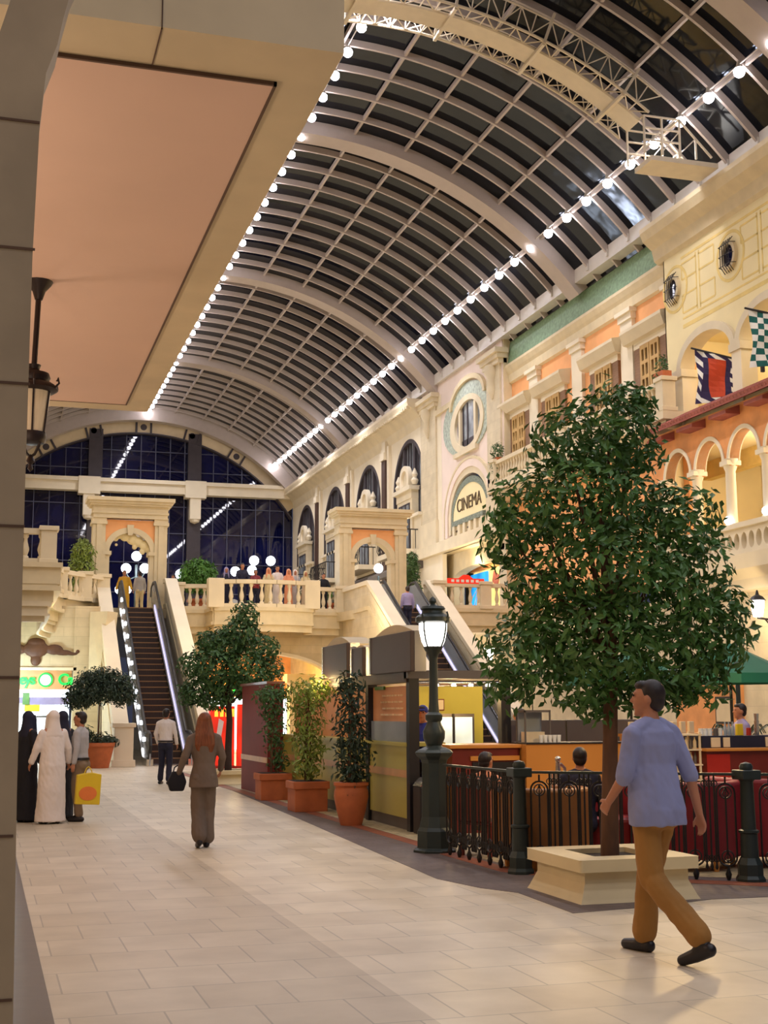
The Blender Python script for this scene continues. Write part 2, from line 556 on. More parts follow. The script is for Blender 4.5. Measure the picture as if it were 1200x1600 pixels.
struct(MB().prism([(x,y,0.002) for x,y in mos], (0,0,0.003)).build('trim_3', M['mosaic']))
struct(MB().box(0.05, 0.42, -2, 30, 0.0, 0.006).build('trim_4', M['darkstrip']))

# ------------------------------------------------------------------ barrel vault = ceiling
XC, ZA, RV = 9.6, 21.5, 13.72
ZC = ZA - RV
TH = math.asin(10.55/RV)
def vp(t, r=RV): return (XC + r*math.sin(t), ZC + r*math.cos(t))
ceil_ = struct(empty('ceiling', (0,0,0)))
def vault_band(name, y0, y1, r0, r1, m, n=48, th=TH, parent=ceil_, kind=True):
    mb = MB()
    P = []
    for k in range(n+1):
        t = -th + 2*th*k/n
        P.append((vp(t, r0), vp(t, r1)))
    bm = mb.bm
    rings = []
    for (a, b) in P:
        rings.append([bm.verts.new((a[0],y0,a[1])), bm.verts.new((a[0],y1,a[1])), bm.verts.new((b[0],y1,b[1])), bm.verts.new((b[0],y0,b[1]))])
    for i in range(n):
        for k in range(4):
            bm.faces.new([rings[i][k], rings[i][(k+1)%4], rings[i+1][(k+1)%4], rings[i+1][k]])
    bm.faces.new(rings[0]); bm.faces.new(rings[-1][::-1])
    return mb.build(name, m, parent, smooth=True)
vault_band('glazing', -14.0, 88.3, RV+0.16, RV+0.22, M['roofglass'], parent=ceil_)
RIBS = [-4.4, 11.0, 26.6, 41.9, 57.4, 72.9]
for y in RIBS:
    vault_band('main_rib', y-0.42, y+0.42, RV-0.32, RV+0.15, M['rib'])
vault_band('main_rib', 86.3, 87.0, RV-0.75, RV+0.15, M['rib'])
m0 = None
minor = []
for i in range(6):
    y0 = RIBS[i]
    y1 = RIBS[i+1] if i < 5 else 86.9
    for k in range(1, 10):
        y = y0 + (y1-y0)*k/10.0
        minor.append(y)
        if m0 is None:
            m0 = vault_band('minor_rib', y-0.045, y+0.045, RV-0.07, RV+0.15, M['rib'])
            ybase = y
        else:
            c = m0.copy(); COL.objects.link(c); c.parent = ceil_; c.location = (0, y-ybase, 0)
for dx in (-8.84,-7.25,-5.5,-3.75,-1.85,0.0,1.95,3.78,5.5,7.25,8.84):
    t = math.asin(dx/RV)
    x, z = vp(t, RV+0.02)
    MB().box(x-0.042, x+0.042, -14, 87, z-0.05, z+0.09).build('purlin', M['rib'], ceil_)
# gutter beams along both springings
for sx in (1, -1):
    x0 = XC + sx*10.2
    mb = MB()
    xs = sorted((x0-0.05*sx, x0+0.9*sx))
    mb.box(xs[0], xs[1], -14, 87.4, 16.74, 17.32)
    mb.build('gutter', M['steel'], ceil_)
    for i, y in enumerate(RIBS[2:]+minor[18:]):
        if sx > 0:
            MB().box(19.68, 19.76, y-0.06, y+0.06, 16.85, 17.1).build('rib_shoe', M['steel'], ceil_)

# roof lamps: one per minor rib on three strings
ym = sorted(minor + [y for y in RIBS])
ym = [y for y in ym if y > 23.5] + [86.2]
lampme = None
def lampstring(dx, text, grp, off=0.28):
    global lampme
    t = math.asin(dx/RV)
    x, z = vp(t, RV-off)
    for y in ym:
        if lampme is None:
            mb = MB()
            mb.ball((0,0,0), 0.15, 14, 10)
            lampme = mb.mesh(smooth=True)
            lampme.materials.append(M['bulb'])
            hood = MB().lathe([(0.05,0.30),(0.07,0.2),(0.10,0.13),(0.11,0.10)], (0,0,0), 10).mesh(smooth=True)
            hood.materials.append(M['steel'])
            lampstring.hood = hood
        o = bpy.data.objects.new('roof_lamp', lampme); COL.objects.link(o)
        o.location = (x, y, z)
        tag(o, text, 'lamp', grp)
        h = bpy.data.objects.new('lamp_hood', lampstring.hood); COL.objects.link(h); h.parent = o
    pts = []
    return x, z
lr = lampstring(8.84, 'round white lamp in the row along the right flank of the glass vault', 'roof lamps of the right row')
lc = lampstring(0.15, 'round white lamp in the row along the crown of the vault, beside the salmon canopy', 'roof lamps of the crown row')
MB().tube([(lr[0],23,lr[1]+0.2),(lr[0],87,lr[1]+0.2)], 0.02, 6).build('lamp_cable', M['steel'], ceil_)
MB().tube([(lc[0],23,lc[1]+0.2),(lc[0],87,lc[1]+0.2)], 0.02, 6).build('lamp_cable', M['steel'], ceil_)

# ------------------------------------------------------------------ maintenance gantry under the vault
g = thing('roof_gantry', 'curved cream lattice maintenance gantry spanning under the glass vault', 'gantry', (0,31.5,0))
DY, CY_ = 0.34, 0.88
ths = [math.radians(a) for a in range(-40, 37, 2)]
def g3(t, y, r): p = vp(t, r); return (p[0], y, p[1])
for side in (-1, 1):
    mb = MB()
    for y, r, rad in ((side*DY,RV-1.2,.05),(side*CY_,RV-1.2,.04),(side*CY_,RV-0.55,.03)):
        mb.tube([g3(t,y,r) for t in ths], rad, 6)
    mb.build('chord', M['truss'], g, smooth=True)
    mb = MB()
    for i in range(len(ths)-1):
        a, b = ths[i], ths[i+1]
        lo = lambda t: g3(t, side*DY, RV-1.2)
        up_ = lambda t: g3(t, side*CY_, RV-1.2)
        tp = lambda t: g3(t, side*CY_, RV-0.55)
        mb.tube([lo(a), up_(a)], .02, 5); mb.tube([lo(a), up_(b)] if i % 2 else [up_(a), lo(b)], .02, 5)
        mb.tube([up_(a), tp(a)], .018, 5); mb.tube([up_(a), tp(b)] if i % 2 else [tp(a), up_(b)], .018, 5)
    mb.build('lattice', M['truss'], g, smooth=True)
mb = MB()
for i in range(len(ths)-1):
    a, b = vp(ths[i], RV-1.24), vp(ths[i+1], RV-1.24)
    mb.prism([(a[0],-DY,a[1]),(b[0],-DY,b[1]),(b[0],DY,b[1]),(a[0],DY,a[1])], (0,0,0.05))
mb.build('walkway', M['truss'], g)
for deg in (-28,-16,-4,8,20,32):
    t = math.radians(deg)
    mb = MB()
    mb.bar(g3(t,-CY_,RV-0.3), g3(t,-CY_,RV-1.28), .07); mb.bar(g3(t,-CY_,RV-1.28), g3(t,CY_,RV-1.28), .09); mb.bar(g3(t,CY_,RV-0.3), g3(t,CY_,RV-1.28), .07)
    mb.build('hoop', M['truss'], g)
# flat end landing on the right gutter and its cage
mb = MB().box(17.2, 19.3, -0.5, 0.5, 16.72, 16.86)
mb.build('landing', M['truss'], g)
mb = MB()
for x in (17.0, 17.55, 18.1, 18.6):
    for y in (-0.5, 0.5):
        mb.bar((x,y,16.9),(x,y,18.0 if x < 18.3 else 17.5), .05)
for y in (-0.5, 0.5):
    for z in (17.3, 17.65, 18.0):
        mb.bar((17.0,y,z),(18.1,y,z),.045)
    mb.bar((18.1,y,18.0),(19.1,y,17.0),.05)
    mb.bar((17.0,y,17.0),(17.55,y,17.65),.03); mb.bar((17.55,y,17.0),(18.1,y,17.65),.03); mb.bar((18.1,y,17.0),(18.6,y,17.5),.03)
for x in (17.0, 18.1): mb.bar((x,-0.5,18.0),(x,0.5,18.0),.045)
mb.build('cage', M['truss'], g)

# ------------------------------------------------------------------ far end wall
wb = struct(empty('wall_back', (0,YE,0)))
def fr(x0,x1,y0,y1,z0,z1,name,m,par=wb):
    o = MB().box(x0,x1,y0-YE,y1-YE,z0,z1).build(name, m, par); return o
win = struct(empty('window_1', (0,YE,0)))
MB().box(XL, XR, 0.3, 0.36, ZF, 21.2).build('pane', M['nightglass'], win)
x = XL+0.4
while x < XR:
    zt = ZC + math.sqrt(max(0, (RV-1.3)**2-(x-XC)**2))
    MB().box(x-0.022, x+0.022, 0.16, 0.3, ZF, max(zt,15.9)).build('mullion', M['mullion'], win)
    x += 0.98
for z in (7.4, 9.4, 11.4, 13.4, 15.2, 17.6, 18.9):
    hw = math.sqrt(max(0.1,(RV-1.3)**2-(z-ZC)**2)) if z > 16.5 else 10.3
    MB().box(max(XL,XC-hw), min(XR,XC+hw), 0.2, 0.3, z-0.022, z+0.022).build('transom', M['mullion'], win)
for xc in (6.5, 13.07):
    fr(xc-0.45, xc+0.45, YE-0.15, YE+0.3, ZF, 20.2, 'clad_pier', M['tower'])
# tie beam, brackets, arch face
fr(XL, XR, YE-0.65, YE+0.1, 15.95, 16.55, 'tie_beam', M['pale'])
fr(XL, XR, YE-0.85, YE+0.1, 16.55, 16.8, 'tie_beam_cap', M['pale'])
for xc in (6.1, 13.07):
    mb = MB().box(xc-0.7, xc+0.7, -0.9, 0.0, 15.7, 16.85)
    mb.box(xc-0.36, xc+0.36, -0.8, 0.0, 14.3, 15.7)
    mb.lathe([(0.36,0),(0.3,-0.18),(0.0,-0.3)], (xc,-0.42,14.3), 14, caps=False)
    mb.build('bracket', M['pale'], wb)
def arcface(r0, r1, y0, y1, name, m, th=None):
    th = th or math.asin(10.2/((r0+r1)/2))
    P = [(vp(-th+2*th*k/56, r0)) for k in range(57)] + [(vp(th-2*th*k/56, r1)) for k in range(57)]
    o = plate(name, P, [], y1-y0, frame_F((y0+y1)/2-YE), m, wb)
    return o
arcface(RV-1.42, RV-0.62, YE-0.1, YE+0.3, 'arch_fascia', M['soffitedge'])
arcface(RV-0.66, RV-0.50, YE-0.2, YE+0.3, 'arch_moulding', M['tower'])
arcface(RV-1.50, RV-1.40, YE-0.2, YE+0.3, 'arch_moulding', M['tower'])
for t in (-0.52,-0.26,0.0,0.26,0.52):
    blk = MB()
    R_ = Matrix.Translation((XC,0,ZC)) @ Matrix.Rotation(t, 4, 'Y')
    blk.box(-0.55,-0.42,-0.22,0.2,RV-1.45,RV-0.6,0,R_)
    blk.box(0.42,0.55,-0.22,0.2,RV-1.45,RV-0.6,0,R_)
    blk.lathe([(0.22,0.0),(0.2,0.05),(0.0,0.05)], (0,0,0), 14, M=R_ @ Matrix.Translation((0,-0.1,RV-1.02)) @ Matrix.Rotation(PI/2,4,'X'))
    blk.build('arch_block', M['tower'], wb)

# ------------------------------------------------------------------ left side: wall, canopy, near arch
wl = struct(empty('wall_left', (0,0,0)))
MB().box(-1.3, XL, 17.6, YE, ZF, 17.2).build('wall_face', M['stoneR'], wl)
MB().box(-4.8, -4.5, -14, 40, 0, 17.2).build('wall_face', M['stoneR'], wl)
MB().box(-1.3, XL, 39.9, 46.6, 0, 5.0).build('wall_face', M['stoneR'], wl)
can = struct(empty('ceiling_canopy', (0,0,0)))
can.name = 'ceiling.001'
mb = MB()
mb.box(-4.5, 1.98, 7.35, 17.6, 5.62, 9.0)
mb.build('canopy_block', M['soffitedge'], can)
MB().box(-4.0, 1.64, 7.85, 17.15, 5.598, 5.66).build('canopy_panel', M['soffit'], can)
mb = MB()
for a in ((-4.02,1.66,7.83,7.85),(-4.02,1.66,17.15,17.17),(1.64,1.66,7.83,17.17)):
    mb.box(a[0],a[1],a[2],a[3],5.594,5.63)
mb.build('panel_bead', M['joint'], can)
mb = MB()
for x in (0.22, 0.86):
    mb.box(x-0.004,x+0.004,7.345,7.36,5.62,9.0)
    mb.box(x-0.004,x+0.004,7.36,7.85,5.612,5.63)
mb.build('block_joint', M['joint'], can)
# near arch pier that frames the left edge
pier = struct(empty('wall_left_pier', (0,3.6,0)))
pier.name = 'wall_left.001'
prof = [(0.11,0.0),(0.105,0.8),(0.093,1.4),(0.085,2.2),(0.082,2.84),(0.088,3.22),(0.10,3.38),(0.128,3.47),(0.142,3.55),(0.165,3.66),(0.26,3.9),(0.5,4.2),(0.34,4.3),(0.12,3.98),(0.03,3.75),(0.0,3.60),(-0.035,3.46),(-0.12,3.2),(-0.4,2.9),(-0.9,2.85),(-0.9,0.0)]
plate('arch_pier', prof, [], 0.14, frame_F(0.07), M['pier'], pier)
mb = MB()
for z in (0.48,0.88,1.285,1.69,2.09,2.48,2.86,3.23):
    x1 = 0.112 if z < 1 else 0.1
    mb.box(-0.85, x1-0.012, -0.003, 0.0, z-0.0035, z+0.0035)
mb.build('block_joint', M['joint'], pier)
# ------------------------------------------------------------------ right side of the hall: four facades
wr = struct(empty('wall_right', (0,0,0)))
wno = [1]
def window(loc=(0,0,0)):
    wno[0] += 1
    return struct(empty('window_%d' % wno[0], loc))
def RB(name, m, x0,x1,y0,y1,z0,z1, par=None, bevel=0):
    return MB().box(x0,x1,y0,y1,z0,z1).build(name, m, par or wr, bevel=bevel)

# --- limestone facade with four tall arched windows
cyw = [61.5, 68.75, 76.1, 83.5]
holes = [arch(c, 2.45, 8.9, 12.4, 2.6, 24) for c in cyw]
plate('limestone_facade', rect(56.5, YE, ZF-0.6, 16.2), holes, 0.2, frame_R(20.0), M['pale'], wr)
RB('facade_back', M['nightglass'], 20.9, 21.1, 57.5, YE, ZF, 16.3)
# coved cornice with dentils
prof = [(19.9,15.3),(19.75,15.75),(19.4,16.1),(19.15,16.25),(19.1,16.45),(19.1,16.6),(20.3,16.6),(20.3,15.3)]
MB().prism([(x,59.2,z) for x,z in prof], (0,YE-59.2-0.4,0)).build('cornice', M['stone'], wr)
mb = MB()
y = 59.4
while y < YE-0.5:
    mb.box(19.12,19.3,y,y+0.14,16.12,16.25); y += 0.30
mb.build('dentil_course', M['stone'], wr)
for yc in (65.1, 72.4, 79.8):
    RB('dark_column', M['brown'], 19.66, 19.9, yc-0.3, yc+0.3, ZF, 14.6)
    RB('column_capital', M['pale'], 19.58, 19.95, yc-0.36, yc+0.36, 14.6, 15.0)
    RB('column_block', M['pale'], 19.68, 19.95, yc-0.3, yc+0.3, 15.0, 15.6)
    for s in (-1,1): RB('pilaster_strip', M['pale'], 19.75, 19.95, yc+s*0.55-0.17, yc+s*0.55+0.17, ZF, 15.3)
for i, c in enumerate(cyw):
    w = window((19.9, c, 0))
    def WB(name, m, x0,x1,y0,y1,z0,z1): return MB().box(x0,x1,y0,y1,z0,z1).build(name, m, w)
    plate('pane', arch(0, 2.42, 8.9, 12.4, 2.57, 24), [], 0.04, frame_R(0.2), M['windowglass'], w)
    plate('frame', archband(0, 2.28, 12.4, 2.43, 0.2, 24, 8.9), [], 0.16, frame_R(0.06), M['tower'], w)
    mb = MB()
    for k in range(-5, 6):
        yy = k*0.4
        if abs(k) == 2: continue
        zt = 12.4+2.57*math.sqrt(max(0,1-(yy/2.42)**2))
        mb.box(0.12,0.18,yy-0.035,yy+0.035,8.9,zt)
    for yy in (-0.85,0.85):
        zt = 12.4+2.57*math.sqrt(1-(yy/2.42)**2)
        mb.box(0.02,0.18,yy-0.11,yy+0.11,8.9,zt)
    mb.box(0.1,0.18,-2.3,2.3,12.3,12.45)
    mb.build('glazing_bar', M['tower'], w)
    # stone portico with niche and pediment standing in the window
    WB('portico', M['stone'], -0.22, 0.15, -1.2, 1.2, 9.3, 11.9)
    WB('portico_wing', M['stone'], -0.12, 0.15, -2.3, 2.3, 8.9, 10.9)
    WB('portico_cornice', M['pale'], -0.42, 0.15, -1.4, 1.4, 12.3, 12.5)
    WB('portico_frieze', M['stone'], -0.26, 0.15, -1.22, 1.22, 11.9, 12.3)
    WB('wing_cornice', M['pale'], -0.28, 0.15, -2.35, 2.35, 10.9, 11.05)
    pm = plate('pediment', arch(0, 0.72, 12.5, 13.05, 0.62, 16), [arch(0, 0.46, 12.62, 13.0, 0.42, 14)], 0.22, frame_R(-0.14), M['pale'], w)
    plate('pediment_shell', arch(0, 0.5, 12.55, 13.0, 0.45, 14), [], 0.1, frame_R(-0.08), M['stone'], w)
    for s in (-1,1): MB().lathe([(0.12,0),(0.2,0.2),(0.1,0.35),(0.16,0.5),(0.03,0.8)], (-0.1,s*1.3,12.55), 10).build('urn', M['pale'], w, smooth=True)
    for s in (-0.62,0.0,0.62):
        WB('door_leaf', M['windowglass'], -0.28, -0.21, s-0.2, s+0.2, 9.35, 11.6)
        WB('door_frame', M['tower'], -0.26, -0.2, s-0.26, s+0.26, 9.3, 11.7)
    WB('balcony_slab', M['pale'], -1.1, 0.1, -1.9, 1.9, 9.05, 9.3)
    mb = MB()
    for k in range(15):
        yy = -1.8+3.6*k/14
        mb.tube([(-1.0,yy,9.3),(-1.12,yy,9.55),(-1.0,yy,10.25)], 0.022, 5)
    for s in (-1.8,1.8):
        for k in range(4): mb.tube([(-1.0+0.25*k,s,9.3),(-1.0+0.25*k,s,10.25)], 0.022, 5)
        mb.bar((-1.0,s,10.25),(0,s,10.25),.05)
    mb.bar((-1.0,-1.8,10.25),(-1.0,1.8,10.25),.05)
    mb.build('balcony_railing', M['iron'], w)
    # shop front below
    plate('arch_light', arch(0, 1.6, ZF, 7.3, 0.9, 16), [], 0.1, frame_R(-0.05), M['windowglass'], w)
    plate('arch_surround', archband(0, 1.6, 7.3, 0.9, 0.3, 16, ZF), [], 0.25, frame_R(-0.06), M['pale'], w)
    mb = MB()
    for yy in (-0.85,-0.3,0.3,0.85): mb.box(-0.16,-0.08,yy-0.07,yy+0.07,ZF,8.0)
    mb.build('shop_mullion', M['tower'], w)
    t = empty('awning', (0,0,0), 0, w)
    MB().prism([(0,-2.2,8.9),(-1.5,-2.2,8.25),(-1.5,-2.2,8.0),(0,-2.2,8.35)], (0,4.4,0)).build('awning_cloth', M['grey'], t)

# --- cinema block
Yc0, Yc1 = 48.9, 59.3
ZB = 8.85
ov = ellipse(52.85, 14.05, 1.6, 1.05)
big = arch(52.95, 2.55, 9.35, 10.15, 1.75, 24)
plate('cinema_face', rect(Yc0, Yc1, ZB, 16.9), [ov, big], 0.5, frame_R(20.16), M['pink'], wr)
RB('cinema_underside', M['stone2'], 19.9, 23.5, Yc0, Yc1, ZB-0.15, ZB+0.05)
RB('cinema_base_course', M['stone'], 19.6, 20.0, Yc0-0.1, Yc1+0.1, ZB-0.15, ZB+0.35)
RB('cinema_flank', M['stone2'], 19.95, 23.0, Yc0-0.05, Yc0+0.3, ZB, 16.9)
for a, b in ((Yc0, 50.6), (57.0, Yc1)):
    RB('cinema_pilaster', M['stoneR'], 19.82, 20.0, a+0.1, b-0.1 if b < 55 else b, ZB+0.3, 15.9)
    RB('pilaster_base', M['stone'], 19.76, 20.0, a, b, ZB, 10.35)
    mb = MB()
    mb.box(19.62,20.1,a-0.15,b+0.15,15.95,16.15).box(19.7,20.1,a-0.05,b+0.05,15.75,15.95).box(19.5,20.1,a-0.25,b+0.25,16.15,16.35)
    mb.build('pilaster_capital', M['stone'], wr)
    mb = MB()
    mb.lathe([(0.05,-1.2),(0.22,-0.8),(0.16,-0.4),(0.34,-0.1),(0.3,0.2)], (19.78,(a+b)/2,15.6), 10)
    mb.build('capital_scroll', M['stone'], wr, smooth=True)
RB('stepped_cornice', M['stone2'], 19.78, 20.0, 54.9, 57.0, 15.25, 15.5)
plate('stepped_arch_cornice', archband(52.8, 2.0, 15.0, 0.95, 0.22, 20), [], 0.3, frame_R(19.9), M['stone2'], wr)
ww = window((0,0,0))
plate('stained_surround', ellipse(53.1, 14.3, 3.0, 1.6), [ellipse(52.85,14.05,1.7,1.15)], 0.1, frame_R(19.9), M['stained'], ww)
plate('oval_frame', ellipse(52.95,14.05,2.1,1.28), [ellipse(52.85,14.05,1.6,1.02)], 0.12, frame_R(19.86), M['stone'], ww)
plate('pane', ellipse(52.85,14.05,1.65,1.08), [], 0.04, frame_R(19.97), M['windowglass'], ww)
mb = MB()
for yy,z0_,z1_ in ((52.0,13.15,14.9),(53.9,13.2,14.85)): mb.box(19.84,19.98,yy-0.12,yy+0.12,z0_,z1_)
mb.build('stone_mullion', M['stone'], ww)
mb = MB()
for yy in (52.25, 53.1, 53.65): mb.box(19.92,19.97,yy-0.06,yy+0.06,13.1,15.0)
mb.box(19.92,19.97,52.1,53.8,13.1,13.4)
mb.build('glazing_bar', M['tower'], ww)
RB('oval_sill', M['stone'], 19.74, 20.0, 51.7, 54.5, 12.72, 12.92)
sign = thing('cinema_sign', 'arched CINEMA sign in a cream tympanum high on the right facade', 'sign', (19.9,52.95,9.3))
def SP(name, outer, hl, th, x, m): return plate(name, [(a-52.95,b-9.3) for a,b in outer], [[(a-52.95,b-9.3) for a,b in h] for h in hl], th, frame_R(x-19.9), m, sign)
SP('tympanum', arch(52.95, 2.1, 9.95, 10.0, 1.42, 24), [], 0.1, 19.97, M['cream'])
SP('mosaic_ring', archband(52.95, 2.1, 10.0, 1.42, 0.27, 28, 9.6), [], 0.1, 19.95, M['mosaicgrey'])
SP('arch_ring', archband(52.95, 2.32, 10.1, 1.72, 0.28, 28, 9.4), [], 0.1, 19.92, M['stone'])
SP('arch_ring', archband(52.95, 2.62, 10.1, 2.0, 0.34, 28, 9.3), [], 0.12, 19.88, M['pink'])
SP('arch_ring', archband(52.95, 2.98, 10.1, 2.34, 0.12, 28, 9.3), [], 0.14, 19.87, M['stone2'])
tm = text_mesh('CINEMA', 0.84, 0.03, space=0.98, bold=-0.006)
tm.transform(Matrix(((0,0,1,0),(-1,0,0,0),(0,1,0,0),(0,0,0,1))))
o = obj('lettering', tm, M['letters'], sign); o.location = (0.0, 0.05, 1.25)
mb = MB().box(-0.12,0.05,-1.9,1.9,0.4,0.62)
mb.build('mosaic_frieze', M['mosaicgrey'], sign)
for k, yy in enumerate((-1.75,-0.95,-0.3,0.4,1.05,1.75)):
    MB().box(-0.12,0.1,yy-0.13,yy+0.13,-0.25,0.42).build('colonnette', M['stone'], sign)
MB().box(0.0,0.12,-2.2,2.2,-0.3,0.42).build('frieze_back', M['pale'], sign)
for yy in (-0.02, 1.4): MB().box(-0.06,0.02,yy-0.2,yy+0.2,-0.12,-0.04).box(-0.06,0.02,yy-0.2,yy-0.12,-0.12,0.2).box(-0.06,0.02,yy-0.2,yy+0.2,0.14,0.2).build('carved_panel', M['letters'], sign)
# lower storey behind: shop under the cinema block
RB('cinema_lower_wall', M['stone2'], 22.3, 22.6, 47, 60, ZF, ZB)
plate('cinema_lower_arch', notched(48.9,60,ZF,ZB-0.1,[(53.6,2.9,7.6,0.35),(58.2,0.85,7.4,0.7)]), [], 0.5, frame_R(20.7), M['stone2'], wr)
RB('side_pier', M['stone'], 19.95, 20.6, 48.9, 49.7, ZF, ZB-0.15)
shop = thing('upper_shop_window', 'lit shop window with blue poster behind the right balustrade below the cinema sign', 'shop window', (21.3,53.6,ZF))
MB().box(0.1,0.2,-2.9,2.9,0,2.4).build('lit_display', M['shopwarm'], shop)
MB().box(0.0,0.08,0.95,3.0,0.2,2.3).build('blue_poster', M['bluesign'], shop)
mb = MB()
for k in range(7):
    a = -1.2+0.4*k
    mb.bar((-0.02,1.95,1.7),(-0.02,1.95+1.3*math.sin(a)*0.7,1.7-1.3*math.cos(a)),0.04,0.02)
mb.build('poster_ray', M['whitecloth'], shop)
mb = MB(); mb.box(-0.05,-0.02,-0.35,0.35,-0.25,0.25)
o = mb.build('brown_card', M['tile'], shop); o.location = (0,-0.2,1.85); o.rotation_euler = (0.4,0,0)
RB('lintel_shade', M['orange2'], 21.25, 21.4, 50.6, 56.6, ZF+2.4, ZB-0.1)

# --- apricot facade with shuttered windows
XO = 20.3
RB('apricot_facade', M['orange'], XO, XO+0.4, 35.0, 49.0, ZF, 15.0)
mb = MB()
pf = [(XO,14.85),(XO-0.12,14.9),(XO-0.15,15.2),(XO-0.22,15.32),(XO-0.3,15.5),(XO-0.3,15.6),(XO+0.4,15.6),(XO+0.4,14.85)]
mb.prism([(x,35.0,z) for x,z in pf], (0,14.0,0)).build('entablature', M['stone2'], wr)
mb = MB().prism([(XO-0.18,35.0,15.6),(XO-0.04,35.0,16.62),(XO+0.4,35.0,16.62),(XO+0.4,35.0,15.6)], (0,14.0,0))
mb.build('green_parapet', M['green'], wr)
for yc in (46.35, 42.4, 38.5, 35.35):
    RB('white_pilaster', M['pale'], XO-0.14, XO+0.05, yc-0.42, yc+0.42, 10.6, 14.55)
    MB().box(XO-0.28,XO,yc-0.55,yc+0.55,14.72,14.86).box(XO-0.2,XO,yc-0.48,yc+0.48,14.5,14.72).build('pilaster_cap', M['pale'], wr)
for yc in (47.95, 44.6, 40.3, 36.95):
    w = window((XO, yc, 0))
    def WB(name, m, x0,x1,y0,y1,z0,z1): return MB().box(x0,x1,y0,y1,z0,z1).build(name, m, w)
    MB().prism([(0,-1.3,13.55),(-0.3,-1.3,13.6),(-0.5,-1.45,13.9),(-0.5,-1.45,14.0),(0,-1.45,14.1)], (0,2.8,0)).build('hood', M['stone'], w)
    WB('lintel', M['pale'], -0.12, 0, -1.1, 1.1, 13.35, 13.6)
    WB('reveal', M['dark'], -0.02, 0.02, -1.05, 1.05, 11.2, 13.4)
    for s in (-1,1):
        sh = WB('shutter', M['shutter'], -0.1, -0.02, s*0.86-0.22, s*0.86+0.22, 11.2, 13.38)
        c0, c1 = (0.02,0.62) if s > 0 else (-0.62,-0.02)
        hl = []
        for a in range(2):
            for b in range(4):
                u0 = c0+0.10+a*0.24; v0 = 11.35+b*0.5
                hl.append(rect(u0,u0+0.15,v0,v0+0.38))
        plate('lattice_leaf', rect(c0,c1,11.2,13.38), hl, 0.06, frame_R(-0.12), M['lattice'], w)
    WB('sill', M['stone'], -0.25, 0, -1.2, 1.2, 11.05, 11.2)

# balcony along the apricot facade
def baluster_mesh(h, r):
    return MB().lathe([(r*.9,0),(r*.9,h*.08),(r*.55,h*.12),(r,h*.34),(r*.95,h*.42),(r*.5,h*.68),(r*.45,h*.8),(r*.8,h*.88),(r*.8,h)], (0,0,0), 10).mesh(smooth=True, sharp=50)
def balustrade(name, pts, label, z, h=0.95, sp=0.27, ped=True, r=0.085, grp=None, m='stone', pedends=(True,True), fascia=0.0, only_struct=False):
    t = thing(name, label, 'balustrade', (pts[0][0], pts[0][1], z), 0, grp)
    P = [V((x-pts[0][0], y-pts[0][1], 0)) for x, y in pts]
    bm_ = baluster_mesh(h-0.30, r)
    bm_.materials.append(M[m])
    for i in range(len(P)-1):
        a, b = P[i], P[i+1]
        d = (b-a); L = d.length; d.normalize()
        n = V((-d.y, d.x, 0))
        def strip(name, w, z0, z1):
            mb = MB()
            mb.prism([a-n*w/2+V((0,0,z0)), b-n*w/2+V((0,0,z0)), b+n*w/2+V((0,0,z0)), a+n*w/2+V((0,0,z0))], (0,0,z1-z0))
            mb.build(name, M[m], t)
        strip('plinth_rail', 0.26, 0.0, 0.15)
        strip('top_rail', 0.28, h-0.15, h)
        k = max(1, int((L-0.4)/sp))
        for j in range(k+1):
            p = a + d*(0.2+(L-0.4)*j/max(1,k))
            o = bpy.data.objects.new('baluster', bm_); COL.objects.link(o); o.parent = t
            o.location = p+V((0,0,0.15))
    if ped:
        for i, p in enumerate(P):
            if (i == 0 and not pedends[0]) or (i == len(P)-1 and not pedends[1]): continue
            mb = MB().box(p.x-0.22,p.x+0.22,p.y-0.22,p.y+0.22,0,h-0.06).box(p.x-0.27,p.x+0.27,p.y-0.27,p.y+0.27,h-0.06,h+0.07).box(p.x-0.26,p.x+0.26,p.y-0.26,p.y+0.26,0,0.14)
            mb.build('pedestal', M[m], t, bevel=0.012)
    return t
balustrade('balcony_balustrade', [(19.35,34.55),(19.35,41.6),(19.35,48.3)], 'stone balcony balustrade below the brown shuttered windows on the apricot facade', 10.45, h=1.0)
MB().box(19.1,20.3,34.3,48.8,10.2,10.45).box(19.3,20.3,34.5,48.7,9.95,10.2).build('balcony_slab', M['stone'], wr)

# --- cream facade with painted pattern, oculi, arcade, tiled eaves and loggia
X0, YA, YB = 19.9, 22.0, 35.38
acs = [33.0, 29.75, 26.5, 23.3]
hl = [arch(c, 1.42, 10.2, 11.72, 0.85, 20) for c in acs]
plate('cream_facade', rect(YA, YB, 10.0, 15.7), [h for h in hl], 0.4, frame_R(X0+0.2), M['cream'], wr)
RB('cream_corner', M['cream'], X0, X0+0.6, YB-0.05, YB, 4.0, 15.7)
for c in acs:
    plate('arch_moulding', archband(c, 1.40, 11.72, 0.83, 0.24, 22), [], 0.5, frame_R(X0+0.14), M['stone'], wr)
for c in (34.62, 31.38, 28.13, 24.9):
    RB('arcade_impost', M['stone'], X0-0.12, X0+0.45, c-0.3, c+0.3, 11.55, 11.78)
    RB('arcade_pier', M['pale'], X0-0.06, X0+0.45, c-0.24, c+0.24, 10.0, 11.6)
RB('arcade_back', M['cream'], X0+2.2, X0+2.4, YA, YB, 10.0, 14)
RB('arcade_ceiling', M['cream'], X0+0.3, X0+2.3, YA, YB, 13.0, 13.2)
prof = [(X0,15.5),(X0-0.12,15.6),(X0-0.2,15.95),(X0-0.5,16.2),(X0-0.6,16.45),(X0-0.6,16.6),(X0+0.7,16.6),(X0+0.7,15.5)]
MB().prism([(x,YA,z) for x,z in prof], (0,YB+0.35-YA,0)).build('cornice', M['stone2'], wr)
